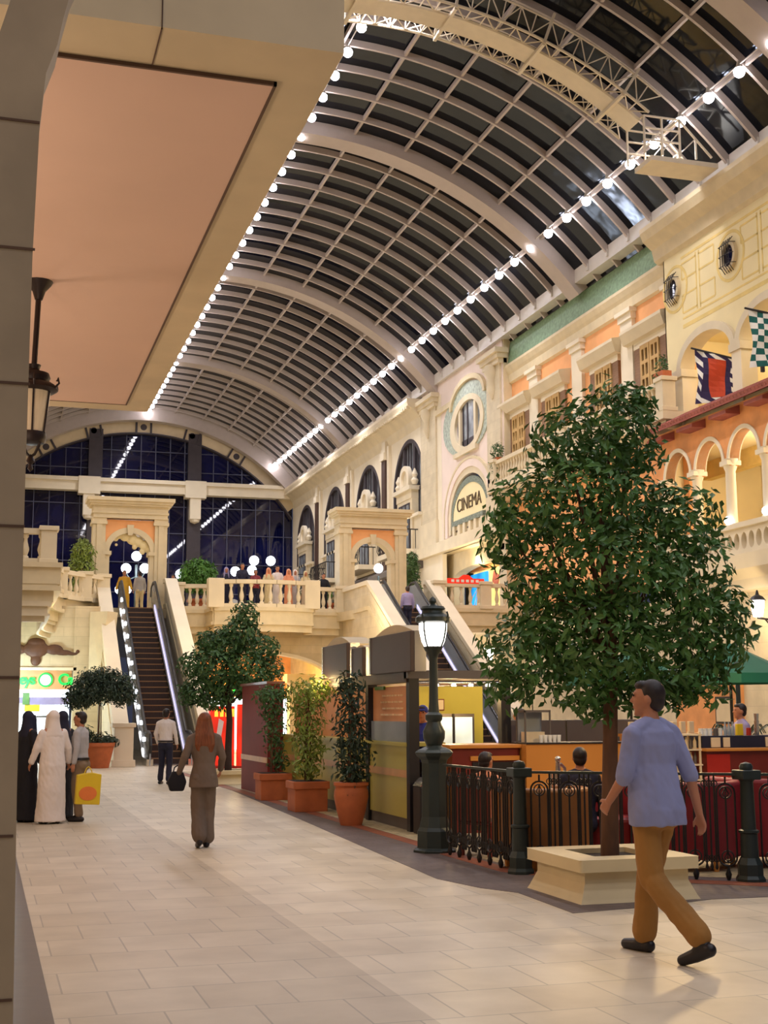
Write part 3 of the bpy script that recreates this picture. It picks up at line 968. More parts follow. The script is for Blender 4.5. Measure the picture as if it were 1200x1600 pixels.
# painted strapwork (flush pattern of flat yellow bands)
mb = MB()
def band2(y0,y1,z0,z1): mb.box(X0-0.006,X0+0.002,y0,y1,z0,z1)
band2(YA,34.3,13.02,13.14); band2(YA,34.3,13.3,13.36); band2(YA,34.3,15.2,15.28)
for yc in (33.35, 30.05, 26.75):
    for s in (-1,1):
        band2(yc+s*0.09-0.03, yc+s*0.09+0.03, 13.4, 15.15)
        for zz in (13.5, 14.05, 14.55, 15.05): band2(yc+s*0.5-0.42, yc+s*0.5+0.42, zz-0.03, zz+0.03)
        band2(yc+s*0.93-0.03, yc+s*0.93+0.03, 13.5, 14.05); band2(yc+s*0.93-0.03, yc+s*0.93+0.03, 14.55, 15.05)
mb.build('painted_pattern', M['yellowline'], wr)
for yc in (34.7, 31.55, 28.4):
    plate('painted_ring', ellipse(yc, 14.39, 0.75, 0.75), [ellipse(yc,14.39,0.66,0.66)], 0.012, frame_R(X0-0.004), M['yellowline'], wr)
for yc, lab in ((34.75,0),(31.55,1),(28.4,2)):
    w = window((X0, yc, 14.39))
    plate('ring', ellipse(0,0,0.4,0.44), [ellipse(0,0,0.29,0.33)], 0.14, frame_R(-0.04), M['stone2'], w)
    plate('pane', ellipse(0,0,0.3,0.34), [], 0.03, frame_R(0.0), M['nightglass'], w)
    mb = MB()
    for k in range(-2,3):
        mb.tube([(-0.05,k*0.11,-0.5),(-0.2,k*0.11,-0.3),(-0.2,k*0.11,0.3),(-0.05,k*0.11,0.5)],0.012,5)
    for zz in (-0.3,0,0.3): mb.tube([(-0.05,-0.36,zz),(-0.2,-0.3,zz),(-0.2,0.3,zz),(-0.05,0.36,zz)],0.012,5)
    mb.build('grille', M['iron'], w)
# tiled eaves
mb = MB()
y = YA
while y < 35.6:
    mb.tube([(19.95,y,10.38),(18.98,y,9.90)], 0.075, 8)
    y += 0.17
mb.prism([(19.95,YA,10.36),(19.0,YA,9.88),(19.0,YA,9.82),(19.95,YA,10.2)], (0,35.65-YA,0))
mb.build('tiled_eaves', M['tile'], wr, smooth=True)
for k in range(7):
    y = 35.0-k*1.8
    MB().prism([(19.85,y-0.45,9.98),(19.15,y-0.45,9.72),(19.15,y-0.45,9.62),(19.85,y-0.45,9.62)], (0,0.9,0)).build('eaves_bracket', M['tile'], wr)
lc_ = [34.45, 32.65, 30.85, 29.05, 27.25, 25.45]
plate('loggia_wall', notched(YA, 36.2, 8.3, 9.95, [(c, 0.72, 8.4, 0.8) for c in lc_ if c < 35.5]), [], 0.3, frame_R(19.75), M['orange2'], wr)
for c in lc_:
    plate('loggia_arch', archband(c, 0.72, 8.4, 0.8, 0.12, 20), [], 0.36, frame_R(19.75), M['pale'], wr)
for c in [35.35]+[q-0.9 for q in lc_]:
    MB().lathe([(0.2,0),(0.2,0.1),(0.15,0.16),(0.14,1.62),(0.17,1.68),(0.22,1.85),(0.24,1.95)], (19.72,c,6.55), 14).build('loggia_column', M['pale'], wr, smooth=True, sharp=50)
    RB('loggia_capital', M['pale'], 19.5, 19.95, c-0.2, c+0.2, 8.32, 8.45)
n = 0
cir = []
y = YA+0.3
while y < 36: cir.append(ellipse(y, 6.12, 0.135, 0.23, 18)); y += 0.36
plate('circle_parapet', rect(YA, 36.2, 5.75, 6.5), cir, 0.16, frame_R(19.62), M['pale'], wr)
RB('parapet_backing', M['stone2'], 19.70, 19.8, YA, 36.2, 5.7, 6.45)
RB('parapet_cap', M['pale'], 19.45, 19.85, YA, 36.2, 6.48, 6.62)
MB().prism([(x,YA,z) for x,z in ((19.9,4.75),(19.75,4.8),(19.7,5.1),(19.45,5.35),(19.4,5.75),(19.9,5.75))], (0,36.2-YA,0)).build('loggia_cornice', M['pale'], wr)
RB('loggia_floor', M['stone2'], 19.6, 24.0, YA, 36.2, 5.5, 5.75)
RB('loggia_ceiling', M['cream'], 19.85, 24.0, YA, 36.2, 9.3, 9.6)
RB('loggia_back', M['cream'], 23.6, 23.8, YA, 36.2, 5.75, 9.4)
RB('loggia_beam', M['yellowline'], 21.5, 21.8, YA, 36.2, 8.75, 9.3)
# ground floor wall of the right side
RB('ground_wall', M['stoneR'], 19.9, 20.4, 20.0, 46.5, 0, 4.9)
RB('ochre_panel', M['orange2'], 19.8, 19.95, 31.85, 35.4, 0, 2.62)
RB('loggia_end', M['cream'], 19.9, 23.8, 36.2, 36.4, 5.6, 9.6)
RB('arcade_end', M['cream'], 20.3, 22.4, YB-0.12, YB-0.02, 10.0, 13.2)
RB('ground_return', M['stoneF'], 19.9, 24, 46.4, 46.7, 0, 5.0)
# ------------------------------------------------------------------ upper floor and its edge
uf = struct(empty('floor_upper', (0,0,0)))
uf.name = 'floor.001'
def bowpts(x0, x1, y, d, n=10):
    return [(x0+(x1-x0)*k/n, y-d*(1-(2*k/n-1)**2)) for k in range(n+1)]
edge = [(XL,38.0),(1.75,38.0),(1.75,44.2),(2.3,46.3),(3.4,47.6),(4.2,48.8),(4.2,50.0),(6.7,50.0),(6.8,50.6),(8.1,50.3)]+bowpts(8.2,11.9,49.0,0.45)+[(12.0,50.3),(13.3,50.6),(13.7,47.6),(16.3,47.4),(19.9,47.4),(22,47.4),(22,YE),(XL,YE)]
# escalator wells are left open
MB().prism([(x,y,ZF-0.35) for x,y in edge], (0,0,0.35)).build('slab', M['stone2'], uf)
def offset_path(pts, d):
    """parallel path at distance d to the right of travel, with mitred corners"""
    P = [V((x,y,0)) for x,y in pts]; out = []
    for i, p in enumerate(P):
        t0 = (p-P[i-1]).normalized() if i else (P[1]-p).normalized()
        t1 = (P[i+1]-p).normalized() if i < len(P)-1 else t0
        n0, n1 = V((t0.y,-t0.x,0)), V((t1.y,-t1.x,0))
        m_ = (n0+n1).normalized(); out.append(p+m_*d/max(0.4, m_.dot(n0)))
    return out
def fascia(pts, name='fascia', z0=ZF-0.9, z1=ZF+0.02, out=0.16, m='stone2'):
    mb = MB()
    base = offset_path(pts, -0.02)
    h = z1-z0
    for o, za, zb in ((out,z1-0.14,z1),(out*0.6,z0+h*.4,z1-0.14),(out*0.9,z0+h*.28,z0+h*.4),(out*0.25,z0,z0+h*.28)):
        off = offset_path(pts, o)
        for i in range(len(pts)-1):
            mb.prism([base[i]+V((0,0,za)), base[i+1]+V((0,0,za)), off[i+1]+V((0,0,za)), off[i]+V((0,0,za))], (0,0,zb-za))
    mb.build(name, M[m], uf)
curveL = [(XL,38.0),(1.7,38.0),(1.75,41.0)]+[(1.75+2.35*(1-math.cos(PI/2*k/8)), 43.2+5.0*math.sin(PI/2*k/8)) for k in range(9)]
bow = bowpts(8.2,11.9,49.0,0.45)
fascia([(6.8,50.6),(8.15,50.4),(8.2,49.0)]); fascia(bow); fascia([(11.9,49.0),(11.95,50.4),(13.4,50.6)])
fascia([(16.2,47.4),(20.3,47.4)])
fascia(curveL, z0=ZF-0.8, z1=ZF+0.3, out=0.3)
fascia([(XL,38.2)]+[(x-0.2,y+0.1) for x,y in curveL[1:]], z0=ZF-1.35, z1=ZF-0.78, out=0.22, m='stone')
zb = ZF
balustrade('balcony_balustrade', [(7.0,50.6),(8.2,50.35)], 'short stone balustrade left of the bowed balcony, beside the left escalator', zb, h=1.0, pedends=(True,False))
t = balustrade('balcony_balustrade', [bow[0]]+bow[2:9:2]+[bow[10]], 'bowed stone balustrade of the middle balcony with people leaning on it', zb, h=1.05, ped=False, sp=0.3, r=0.09)
for p in (bow[0], bow[-1]):
    MB().box(p[0]-bow[0][0]-0.3,p[0]-bow[0][0]+0.3,p[1]-bow[0][1]-0.25,p[1]-bow[0][1]+0.25,0,1.1).build('pedestal', M['stone'], t, bevel=0.015)
balustrade('balcony_balustrade', [(12.0,50.35),(13.5,50.6)], 'short stone balustrade right of the bowed balcony, where a man in black stands', zb, h=1.0, pedends=(False,True))
balustrade('balcony_balustrade', [(16.5,47.45),(18.4,47.45),(22.0,47.45)], 'stone balustrade right of the right escalator, in front of the lit shop window', zb, h=1.0, sp=0.3)
balustrade('balcony_balustrade', [(1.85,44.3),(2.4,46.3),(3.3,47.5),(4.0,48.3)], 'curved stone balustrade left of the left escalator', zb, h=1.0, sp=0.28)
balustrade('balcony_balustrade', [(-0.5,38.1),(1.6,38.1)], 'stone balustrade of the upper gallery at the far left, beside the near pier', ZF+0.28, h=1.0, sp=0.34, r=0.1)
MB().box(XL,1.95,37.8,40,ZF-0.3,ZF+0.28).build('gallery_step', M['stone2'], uf)
# stone wall below the middle balcony with its flat arch
warch = struct(empty('wall_bridge', (0,0,0))); warch.name = 'wall_middle'
half = [(6.9,0),(13.9,0)]
opening = arch(10.1, 3.1, 0.0, 2.75, 1.12, 28)
plate('arched_wall', rect(6.7, 14.0, -0.02, ZF-0.3), [opening], 0.5, frame_F(51.0), M['stoneF'], warch)
plate('arch_edge', archband(10.1, 3.06, 2.75, 1.08, 0.12, 28), [], 0.56, frame_F(51.0), M['pale'], warch)
MB().box(6.7,16.2,60,60.3,0,ZF-0.3).build('back_wall', M['orange2'], warch)
MB().box(6.7,14.0,51.2,60,ZF-0.6,ZF-0.4).build('passage_ceiling', M['yellowline'], warch)
MB().box(12.0,12.9,53.0,53.6,0,3.0).build('passage_pier', M['pale'], warch)
MB().box(11.85,13.05,52.9,53.7,2.75,3.1).build('pier_capital', M['pale'], warch)
MB().box(6.4,6.8,51.3,60,0,ZF-0.4).build('wall_face', M['stoneR'], warch)
MB().box(13.6,13.9,51.3,60,0,ZF-0.4).build('wall_face', M['stoneR'], warch)
MB().box(16.2,16.5,51.3,60,0,ZF-0.4).build('wall_face', M['stoneR'], warch)
MB().box(16.3,24,55.0,55.3,0,ZF-0.3).build('back_wall', M['pale'], warch)
MB().box(16.3,21.9,47.5,55,ZF-0.55,ZF-0.36).build('passage_ceiling', M['pale'], warch)

# left building under the gallery: shop front
wsh = struct(empty('wall_shop', (0,0,0))); wsh.name = 'wall_left.002'
MB().box(-1,2.95,46.3,46.6,3.0,5.2).build('shop_header', M['stoneF'], wsh)
MB().box(2.9,3.75,46.2,46.6,0,5.2).build('shop_jamb', M['stoneF'], wsh)
MB().prism([(3.4,46.1,2.9),(3.75,45.7,2.9),(3.95,45.7,5.0),(3.4,46.1,5.0)],(0.4,0.5,0)).build('corner_shaft', M['stone2'], wsh)
MB().box(-1,3.0,46.2,46.35,3.0,3.1).build('sign_ledge', M['stone'], wsh)
shopl = thing('shop_front', 'white-lit shop front with green neon sign at the left, behind the robed group', 'shop', (1.0,46.4,0))
MB().box(-2,1.87,1.0,1.1,0,3.0).build('lit_interior', M['shoplit'], shopl)
MB().box(-2,1.87,0.0,0.12,2.36,3.0).build('sign_board', M['pinksign'], shopl)
MB().box(0.5,1.8,0.2,0.3,1.85,2.1).build('menu_board', M['lilac'], shopl)
MB().box(-0.6,0.28,0.2,0.3,1.9,2.1).build('menu_board', M['lilac'], shopl)
MB().box(0.28,0.5,0.15,0.3,1.85,2.25).build('green_board', M['leaf5'], shopl)
MB().box(0.35,0.85,0.2,0.3,1.62,1.85).build('yellow_card', M['yellowbag'], shopl)
MB().box(0.75,1.8,0.2,0.26,1.42,1.48).build('shelf', M['grey'], shopl)
MB().box(-0.6,0.1,0.2,0.26,1.42,1.48).build('shelf', M['grey'], shopl)
for body, x, s in (('eys', 0.40, 0.50), ('Ca', 1.68, 0.52)):
    tm = text_mesh(body, s, 0.08, space=0.82, bold=0.012)
    tm.transform(Matrix(((1,0,0,0),(0,0,-1,0),(0,1,0,0),(0,0,0,1))))
    o = obj('neon_letters', tm, M['neon'], shopl); o.location = (x, -0.06, 2.68)
plate('neon_roundel', ellipse(1.0,2.68,0.24,0.24), [ellipse(1.0,2.68,0.19,0.19)], 0.08, frame_F(-0.04), M['neon'], shopl)
plate('roundel_face', ellipse(1.0,2.68,0.18,0.18), [], 0.06, frame_F(-0.02), M['neonpale'], shopl)
orn = MB()
orn.ball((0,0,0),(0.42,0.1,0.30)).ball((0,0,-0.38),(0.18,0.08,0.2)).ball((0.6,0,-0.02),(0.3,0.08,0.18)).ball((0.9,0,-0.12),(0.3,0.06,0.1)).ball((1.2,0,-0.16),(0.2,0.05,0.06)).ball((1.38,0,-0.08),0.07)
orn.ball((-0.6,0,-0.02),(0.3,0.08,0.18)).ball((-0.9,0,-0.12),(0.3,0.06,0.1)).ball((-1.2,0,-0.16),(0.2,0.05,0.06)).ball((0,0,0.22),(0.3,0.1,0.16))
o = obj('wall_ornament', fuse(orn, 0.02, 3), M['ornament'])
o.location = (1.65,46.22,3.72)
tag(o, 'brown carved scroll ornament on the stone wall above the green neon sign', 'ornament')

# ------------------------------------------------------------------ archways at the heads of the escalators
def gateway(label, cx, y):
    t = thing('archway', label, 'archway', (cx, y, ZF))
    W, hw = 1.40, 0.80
    for s in (-1,1):
        p = MB()
        p.box(s*1.18-0.24, s*1.18+0.24, -0.15, 0.6, 0, 3.55)
        p.box(s*1.18-0.1, s*1.18+0.1, -0.2, -0.1, 0.3, 3.3)
        p.build('pillar', M['stone2'], t)
        MB().box(s*1.18-0.3,s*1.18+0.3,-0.22,0.65,3.3,3.42).box(s*1.18-0.27,s*1.18+0.27,-0.18,0.62,3.42,3.6).build('capital', M['stone2'], t)
        MB().box(s*1.18-0.3,s*1.18+0.3,-0.22,0.65,0,0.35).build('pillar_base', M['stone2'], t)
    plate('apricot_panel', notched(-0.98,0.98,2.2,3.5,[(0,hw+0.12,2.25,0.78)],22), [], 0.4, frame_F(0.15), M['orange'], t)
    for s in (-1,1): MB().box(s*0.89-0.12,s*0.89+0.12,-0.08,0.5,0,2.2).build('jamb', M['stone2'], t)
    plate('arch_moulding', archband(0,hw-0.02,2.25,0.74,0.22,24), [], 0.55, frame_F(0.18), M['stone2'], t)
    MB().prism([(-0.09,-0.18,2.9),(0.09,-0.18,2.9),(0.13,-0.18,3.3),(-0.13,-0.18,3.3)], (0,0.5,0)).build('keystone', M['stone2'], t)
    for s in (-1,1): MB().box(s*0.87-0.17,s*0.87+0.17,-0.16,0.5,2.13,2.27).build('impost', M['stone2'], t)
    mb = MB()
    for o_, z0, z1 in ((0.02,3.55,3.72),(0.06,3.72,3.8),(0.03,3.8,4.02),(0.14,4.02,4.1),(0.2,4.1,4.2),(0.27,4.2,4.34)):
        mb.box(-W-o_, W+o_, -0.2-o_, 0.65+o_, z0, z1)
    mb.build('entablature', M['stone2'], t)
    return t
gateway('stone archway with apricot panel at the head of the left escalator', 5.2, 51.2)
gateway('stone archway with apricot panel at the head of the right escalator, lone globe inside', 15.05, 51.4)
sw = MB()
for (x,z,r) in ((-0.5,0.22,0.17),(-0.28,0.16,0.2),(0,0.05,0.22),(0.25,-0.05,0.2),(0.48,-0.18,0.2),(0.66,-0.35,0.15),(-0.62,0.05,0.1),(-0.6,-0.18,0.06),(0.1,-0.25,0.1),(0.4,-0.42,0.12),(0.62,-0.6,0.06),(-0.35,0.36,0.1),(0.7,-0.1,0.1)):
    sw.ball((x,0,z),(r,r*0.6,r))
o = obj('hanging_ornament', fuse(sw, 0.02, 2), M['cream'])
o.location = (5.3,51.35,8.18)
tag(o, 'beige lumpy carved ornament hanging inside the left stone archway', 'ornament')
mb = MB()
MB().tube([(-0.3,0,0.3),(-0.3,0,0.5)],0.012,5).build('hanger', M['iron'], o)

# ------------------------------------------------------------------ escalators
def escalator(label, xc, y0, y1, glow):
    t = thing('escalator', label, 'escalator', (xc, y0, 0))
    L = y1-y0; n = 27; rise = ZF/n; run = L/n
    sm = MB().box(-0.5,0.5,0,run*1.05,-0.5,rise).mesh(); sm.materials.append(M['stepm'])
    ed = MB().box(-0.5,0.5,-0.012,0.012,rise-0.03,rise+0.004).mesh(); ed.materials.append(M['stepedge'])
    for k in range(n):
        o = bpy.data.objects.new('step', sm); COL.objects.link(o); o.parent = t
        o.location = (0, k*run, k*rise)
        e = bpy.data.objects.new('step_edge', ed); COL.objects.link(e); e.parent = o
    MB().box(-0.5,0.5,-1.2,0,0,0.03).build('comb_plate', M['chrome'], t)
    sl = ZF/L
    for s in (-1,1):
        x = s*0.62
        pr = [(-1.1,0.02),(0,0.02),(L,ZF),(L+0.9,ZF+0.05),(L+0.9,ZF+0.9),(L,ZF+0.9),(0.1,0.95),(-0.9,0.95),(-1.15,0.6)]
        MB().prism([(x-0.02,y,z) for y,z in pr],(0.04,0,0)).build('glass_side', M['glassw'], t)
        MB().prism([(x-0.1,y,z) for y,z in ((-1.1,0.0),(0,0.0),(L,ZF),(L,ZF+0.22),(0,0.25),(-1.1,0.2))],(0.2,0,0)).build('skirt', M['chrome'], t)
        hp = [(x,-0.6,0.15),(x,-1.05,0.3),(x,-1.2,0.6),(x,-1.0,0.92),(x,-0.6,1.0),(x,0.1,1.0),(x,L*0.5,1.0+ZF*0.5),(x,L,1.0+ZF),(x,L+0.5,1.0+ZF),(x,L+0.9,0.85+ZF),(x,L+0.95,0.5+ZF)]
        MB().tube(hp,0.05,8).build('handrail', M['rubber'], t, smooth=True)
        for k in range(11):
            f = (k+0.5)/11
            if s < 0: MB().box(x-0.05, x-0.025, L*f-0.14, L*f+0.1, ZF*f+0.45, ZF*f+0.58).build('side_glow', M['globe'], t)  # glowing patches stand in for lamp reflections on the steel side
        if s > 0: MB().prism([(x-0.05,y,z) for y,z in ((0.3,0.42),(L-0.3,ZF+0.05),(L-0.3,ZF+0.12),(0.3,0.49))],(0.02,0,0)).build('side_glow', M['strip'], t)  # bright line on the inner face, drawn as a glowing strip
        # stone cheek walls
    return t
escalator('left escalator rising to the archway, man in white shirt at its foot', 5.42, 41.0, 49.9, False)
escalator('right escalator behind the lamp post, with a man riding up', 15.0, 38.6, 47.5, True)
def cheek(label, x, y0, z0, y1, z1, flat, w=0.32, ztop=None, ped=None, faceside=-1):
    t = thing('escalator_parapet', label, 'parapet', (x, y0, 0))
    L = y1-y0
    zt = z1
    prof = [(0,0),(L+flat,0),(L+flat,zt),(L,zt),(0,z0)]
    MB().prism([(-w/2,y,z) for y,z in prof],(w,0,0)).build('parapet_wall', M['stoneR'], t)
    MB().prism([(-w/2-0.07,y,z) for y,z in [(-0.05,z0-0.05),(L,zt),(L+flat,zt),(L+flat,zt+0.16),(L-0.05,zt+0.16),(-0.05,z0+0.13)]],(w+0.14,0,0)).build('coping', M['pale'], t)
    for s in (-1,1):
        xx = s*(w/2+0.02)
        MB().prism([(xx-0.02,y,z) for y,z in [(0.3,z0-0.75),(L-0.1,zt-0.95),(L+flat,zt-0.95),(L+flat,zt-0.80),(L-0.15,zt-0.80),(0.3,z0-0.6)]],(0.04,0,0)).build('moulding', M['stone2'], t)
        MB().prism([(xx-0.015,y,z) for y,z in [(0.5,z0-0.3),(L-0.4,zt-0.62),(L-0.4,zt-0.30),(0.5,z0+0.02)]],(0.03,0,0)).build('carved_band', M['stone'], t)
    if ped:
        MB().box(-0.28,0.28,-0.75,-0.1,0,ped).box(-0.34,0.34,-0.8,-0.05,ped,ped+0.12).box(-0.34,0.34,-0.8,-0.05,0,0.2).build('end_pedestal', M['pale'], t, bevel=0.01)
    return t
cheek('sloping stone parapet on the left of the left escalator, ending in a pedestal', 4.0, 40.4, 0.95, 48.8, 6.3, 2.2, ped=1.15)
cheek('sloping stone parapet on the right of the left escalator, above the small tree', 6.65, 40.6, 0.9, 50.0, 6.45, 0.55)
cheek('sloping stone parapet on the left of the right escalator, above the kiosk awnings', 13.72, 38.0, 1.35, 46.9, 6.25, 3.6)
cheek('sloping stone parapet on the right of the right escalator, above the kiosk beam', 16.3, 38.0, 0.7, 47.7, 6.4, 0.4)

# ------------------------------------------------------------------ red stands and shops under the bridge
def stand(name, label, x, y, w, h, z=0, strips=True):
    t = thing(name, label, 'display stand', (x, y, z))
    MB().box(-w/2,w/2,0,0.3,0,h).build('red_panel', M['redsign'], t)
    MB().box(-w/2-0.05,w/2+0.05,-0.03,0.33,-0.0,0.08).build('foot', M['red'], t)
    mb = MB()
    for k in range(4): mb.box(-w/2+0.12+k*w*0.22, -w/2+0.12+k*w*0.22+w*0.14, -0.03, 0.0, h-0.3, h-0.08)
    mb.build('yellow_letters', M['yellowsign'], t)
    if strips:
        MB().prism([(-w*0.3,-0.02,h*0.35),(-w*0.1,-0.02,h*0.4),(w*0.05,-0.02,h*0.75),(-w*0.15,-0.02,h*0.8)],(0,0.02,0)).build('white_figure', M['white'], t)
    return t
stand('red_stand', 'red lit display stand seen between the woman and the small tree trunk', 6.55, 37.6, 0.7, 1.75)
stand('red_stand', 'red lit display stand right of the small tree trunk, beside the burgundy wall', 7.25, 37.2, 0.62, 1.8, strips=False)
gs = thing('green_shop_sign', 'brown shop fascia with green lit letters under the bridge arch, behind the small tree', 'sign', (9.8,56.0,0))
MB().box(-2.6,2.9,0,0.3,2.2,2.9).build('sign_board', M['pinksign'], gs)
MB().box(-2.6,2.9,0.2,0.4,0.0,2.2).build('lit_interior', M['shoplit'], gs)
for k, x in enumerate((-1.9,-0.2,0.3,1.4)):
    plate('green_letter', ellipse(x,2.55,0.2,0.2), [ellipse(x,2.55,0.1,0.1)], 0.1, frame_F(-0.05), M['neon'], gs)
rs = thing('red_shop_front', 'red and white lit shop front under the right balcony, beyond the cafe', 'shop', (19.3,54.7,0))
MB().box(-2.6,2.6,0,0.2,0,3.2).build('lit_interior', M['shoplit'], rs)
MB().box(-0.6,1.6,-0.15,0.0,1.6,3.1).build('red_panel', M['redsign'], rs)
mb = MB()
for k in range(5): mb.box(-0.4+k*0.36,-0.15+k*0.36,-0.2,-0.15,2.4,2.8)
mb.build('yellow_letters', M['yellowsign'], rs)
rb = thing('red_sign', 'small red and white sign on the right balustrade near the head of the right escalator', 'sign', (17.6,47.3,6.42))
MB().box(-0.75,0.75,0,0.06,0,0.2).build('panel', M['redsign'], rb)
MB().prism([(-0.3,0,0.2),(0.3,0,0.2),(0.1,0,0.34),(-0.1,0,0.34)],(0,0.06,0)).build('sign_top', M['redsign'], rb)
mb = MB()
for k in range(6): mb.box(-0.6+k*0.2,-0.48+k*0.2,-0.01,0.0,0.05,0.15)
mb.build('white_letters', M['white'], rb)
# pendant lamp under right slab
def pendant(label, x, y, ztop, zlamp, s=1.0, lit=True):
    t = thing('pendant_lantern', label, 'lantern', (x,y,zlamp))
    MB().tube([(0,0,0.55*s),(0,0,ztop-zlamp)],0.03,6).build('rod', M['iron'], t)
    MB().lathe([(0.10*s,0),(0.2*s,0.5*s)],(0,0,0),12).build('lamp_glass', M['lampglass'] if lit else M['unlit'], t, smooth=True)
    MB().lathe([(0.24*s,0.5*s),(0.2*s,0.58*s),(0.1*s,0.62*s),(0.05*s,0.72*s)],(0,0,0),12).build('lamp_cap', M['iron'], t, smooth=True)
    MB().lathe([(0.02*s,-0.2*s),(0.06*s,-0.1*s),(0.1*s,0.0)],(0,0,0),10).build('finial', M['iron'], t, smooth=True)
    return t
pendant('small lit lantern hanging under the right balcony, left of the big tree', 19.3, 49.3, ZF-0.4, 3.55, 1.0)

# ------------------------------------------------------------------ globe lamps upstairs
def globes(label, x, y, pts, zmax):
    t = thing('globe_lamp', label, 'street lamp', (x,y,ZF))
    MB().lathe([(0.2,0),(0.2,0.1),(0.06,0.2),(0.05,zmax-0.3)],(0,0,0),10).build('post', M['lampgreen'], t, smooth=True)
    for (dx,dz) in pts:
        MB().ball((dx,0,dz),0.21,14,10).build('globe', M['globe'], t, smooth=True)
        if abs(dx) > 0.05: MB().tube([(0,0,dz-0.35),(dx*0.6,0,dz-0.45),(dx,0,dz-0.2)],0.03,6).build('arm', M['lampgreen'], t, smooth=True)
    return t
globes('three-globe street lamp seen through the left archway', 5.98, 56, [(0,2.67),(-0.42,2.14),(0.36,2.16)], 2.6)
globes('twin street lamp with high and low globes behind the bowed balcony, left one', 11.0, 56, [(0.04,2.63),(-0.78,2.13),(-0.05,2.2)], 2.6)
globes('single-globe street lamp behind the bowed balcony, right of the paired globes', 11.84, 56.3, [(0,2.67)], 2.6)
globes('single-globe street lamp seen inside the right archway', 16.68, 56, [(0,2.44)], 2.4)
globes('small globe lamp left of the round bush on the upper floor', 7.85, 56, [(0,1.95)], 1.9)
globes('low pair of globe lights beside the top of the left escalator', 5.4, 55.5, [(-0.12,1.2),(0.14,1.2)], 1.2)
# ------------------------------------------------------------------ hanging lantern of the canopy
t = thing('hanging_lantern', 'large unlit dark-framed lantern hanging on a rod from the salmon canopy at the left', 'lantern', (0.35,12.3,0))
MB().lathe([(0.035,5.42),(0.06,5.5),(0.11,5.56),(0.13,5.6)],(0,0,0),14).build('ceiling_rose', M['ironbrown'], t, smooth=True)
MB().tube([(-0.02,0,4.74),(0,0,5.48)],0.026,8).build('rod', M['ironbrown'], t, smooth=True)
MB().lathe([(0.03,4.80),(0.065,4.79),(0.05,4.75),(0.07,4.72),(0.14,4.71),(0.155,4.67),(0.14,4.63),(0.17,4.62),(0.22,4.585),(0.228,4.555),(0.19,4.53)],(-0.02,0,0),20).build('lamp_cap', M['ironbrown'], t, smooth=True, sharp=50)
MB().lathe([(0.112,4.14),(0.163,4.56)],(-0.02,0,0),18).build('lamp_glass', M['unlit'], t, smooth=True)
mb = MB()
for k in range(6):
    a = PI/6+PI/3*k
    c, s_ = math.cos(a), math.sin(a)
    mb.bar((-0.02+0.12*c,0.12*s_,4.12),(-0.02+0.172*c,0.172*s_,4.58),0.016)
    mb.tube([(-0.02+0.222*c,0.222*s_,4.56),(-0.02+0.262*c,0.262*s_,4.60),(-0.02+0.25*c,0.25*s_,4.65),(-0.02+0.235*c,0.235*s_,4.62)],0.010,5)
mb.build('cage_bar', M['ironbrown'], t)
mb = MB().lathe([(0.13,4.15),(0.138,4.10),(0.12,4.05),(0.06,4.04)],(-0.02,0,0),16)
for k in range(4):
    a = PI/4+PI/2*k
    mb.tube([(-0.02+0.11*math.cos(a),0.11*math.sin(a),4.05),(-0.02+0.05*math.cos(a),0.05*math.sin(a),3.95),(-0.02,0,3.92)],0.011,5)
mb.lathe([(0.0,3.78),(0.025,3.81),(0.015,3.85),(0.04,3.88),(0.025,3.92),(0.0,3.95)],(-0.02,0,0),10)
mb.build('finial', M['ironbrown'], t, smooth=True)

# ------------------------------------------------------------------ street lamp by the fence
t = thing('street_lamp', 'green-black cast iron lamp post with glowing white lantern at the corner of the fence', 'street lamp', (5.02,14.62,0))
R8 = 8
MB().lathe([(0.26,0),(0.26,0.03),(0.215,0.05),(0.21,0.24),(0.185,0.28),(0.17,0.34),(0.155,0.40),(0.15,1.0),(0.165,1.04),(0.21,1.08),(0.235,1.12),(0.20,1.15),(0.13,1.18)],(0,0,0),8).build('base', M['lampgreen'], t, bevel=0.006)
MB().lathe([(0.13,1.16),(0.09,1.20),(0.125,1.28),(0.13,1.36),(0.09,1.44),(0.08,1.47),(0.10,1.50),(0.10,1.55),(0.065,1.58),(0.055,1.7),(0.048,2.2),(0.06,2.24),(0.10,2.30),(0.12,2.34)],(0,0,0),14).build('post', M['lampgreen'], t, smooth=True)
MB().lathe([(0.09,2.31),(0.135,2.40),(0.16,2.52),(0.165,2.62)],(0,0,0),18).build('lamp_glass', M['lampglass'], t, smooth=True)
MB().lathe([(0.17,2.61),(0.205,2.63),(0.205,2.68),(0.17,2.71),(0.13,2.73),(0.12,2.76),(0.15,2.78),(0.13,2.81),(0.05,2.82),(0.03,2.84),(0.045,2.87),(0.035,2.9),(0.0,2.93)],(0,0,0),18).build('lamp_cap', M['lampgreen'], t, smooth=True)
mb = MB()
for k in range(4):
    a = PI/5+PI/2*k
    c, s = math.cos(a), math.sin(a)
    mb.tube([(0.10*c,0.10*s,2.31),(0.15*c,0.15*s,2.41),(0.178*c,0.178*s,2.53),(0.185*c,0.185*s,2.64),(0.215*c,0.215*s,2.70),(0.2*c,0.2*s,2.74)],0.011,6)
mb.build('lamp_bracket', M['lampgreen'], t, smooth=True)

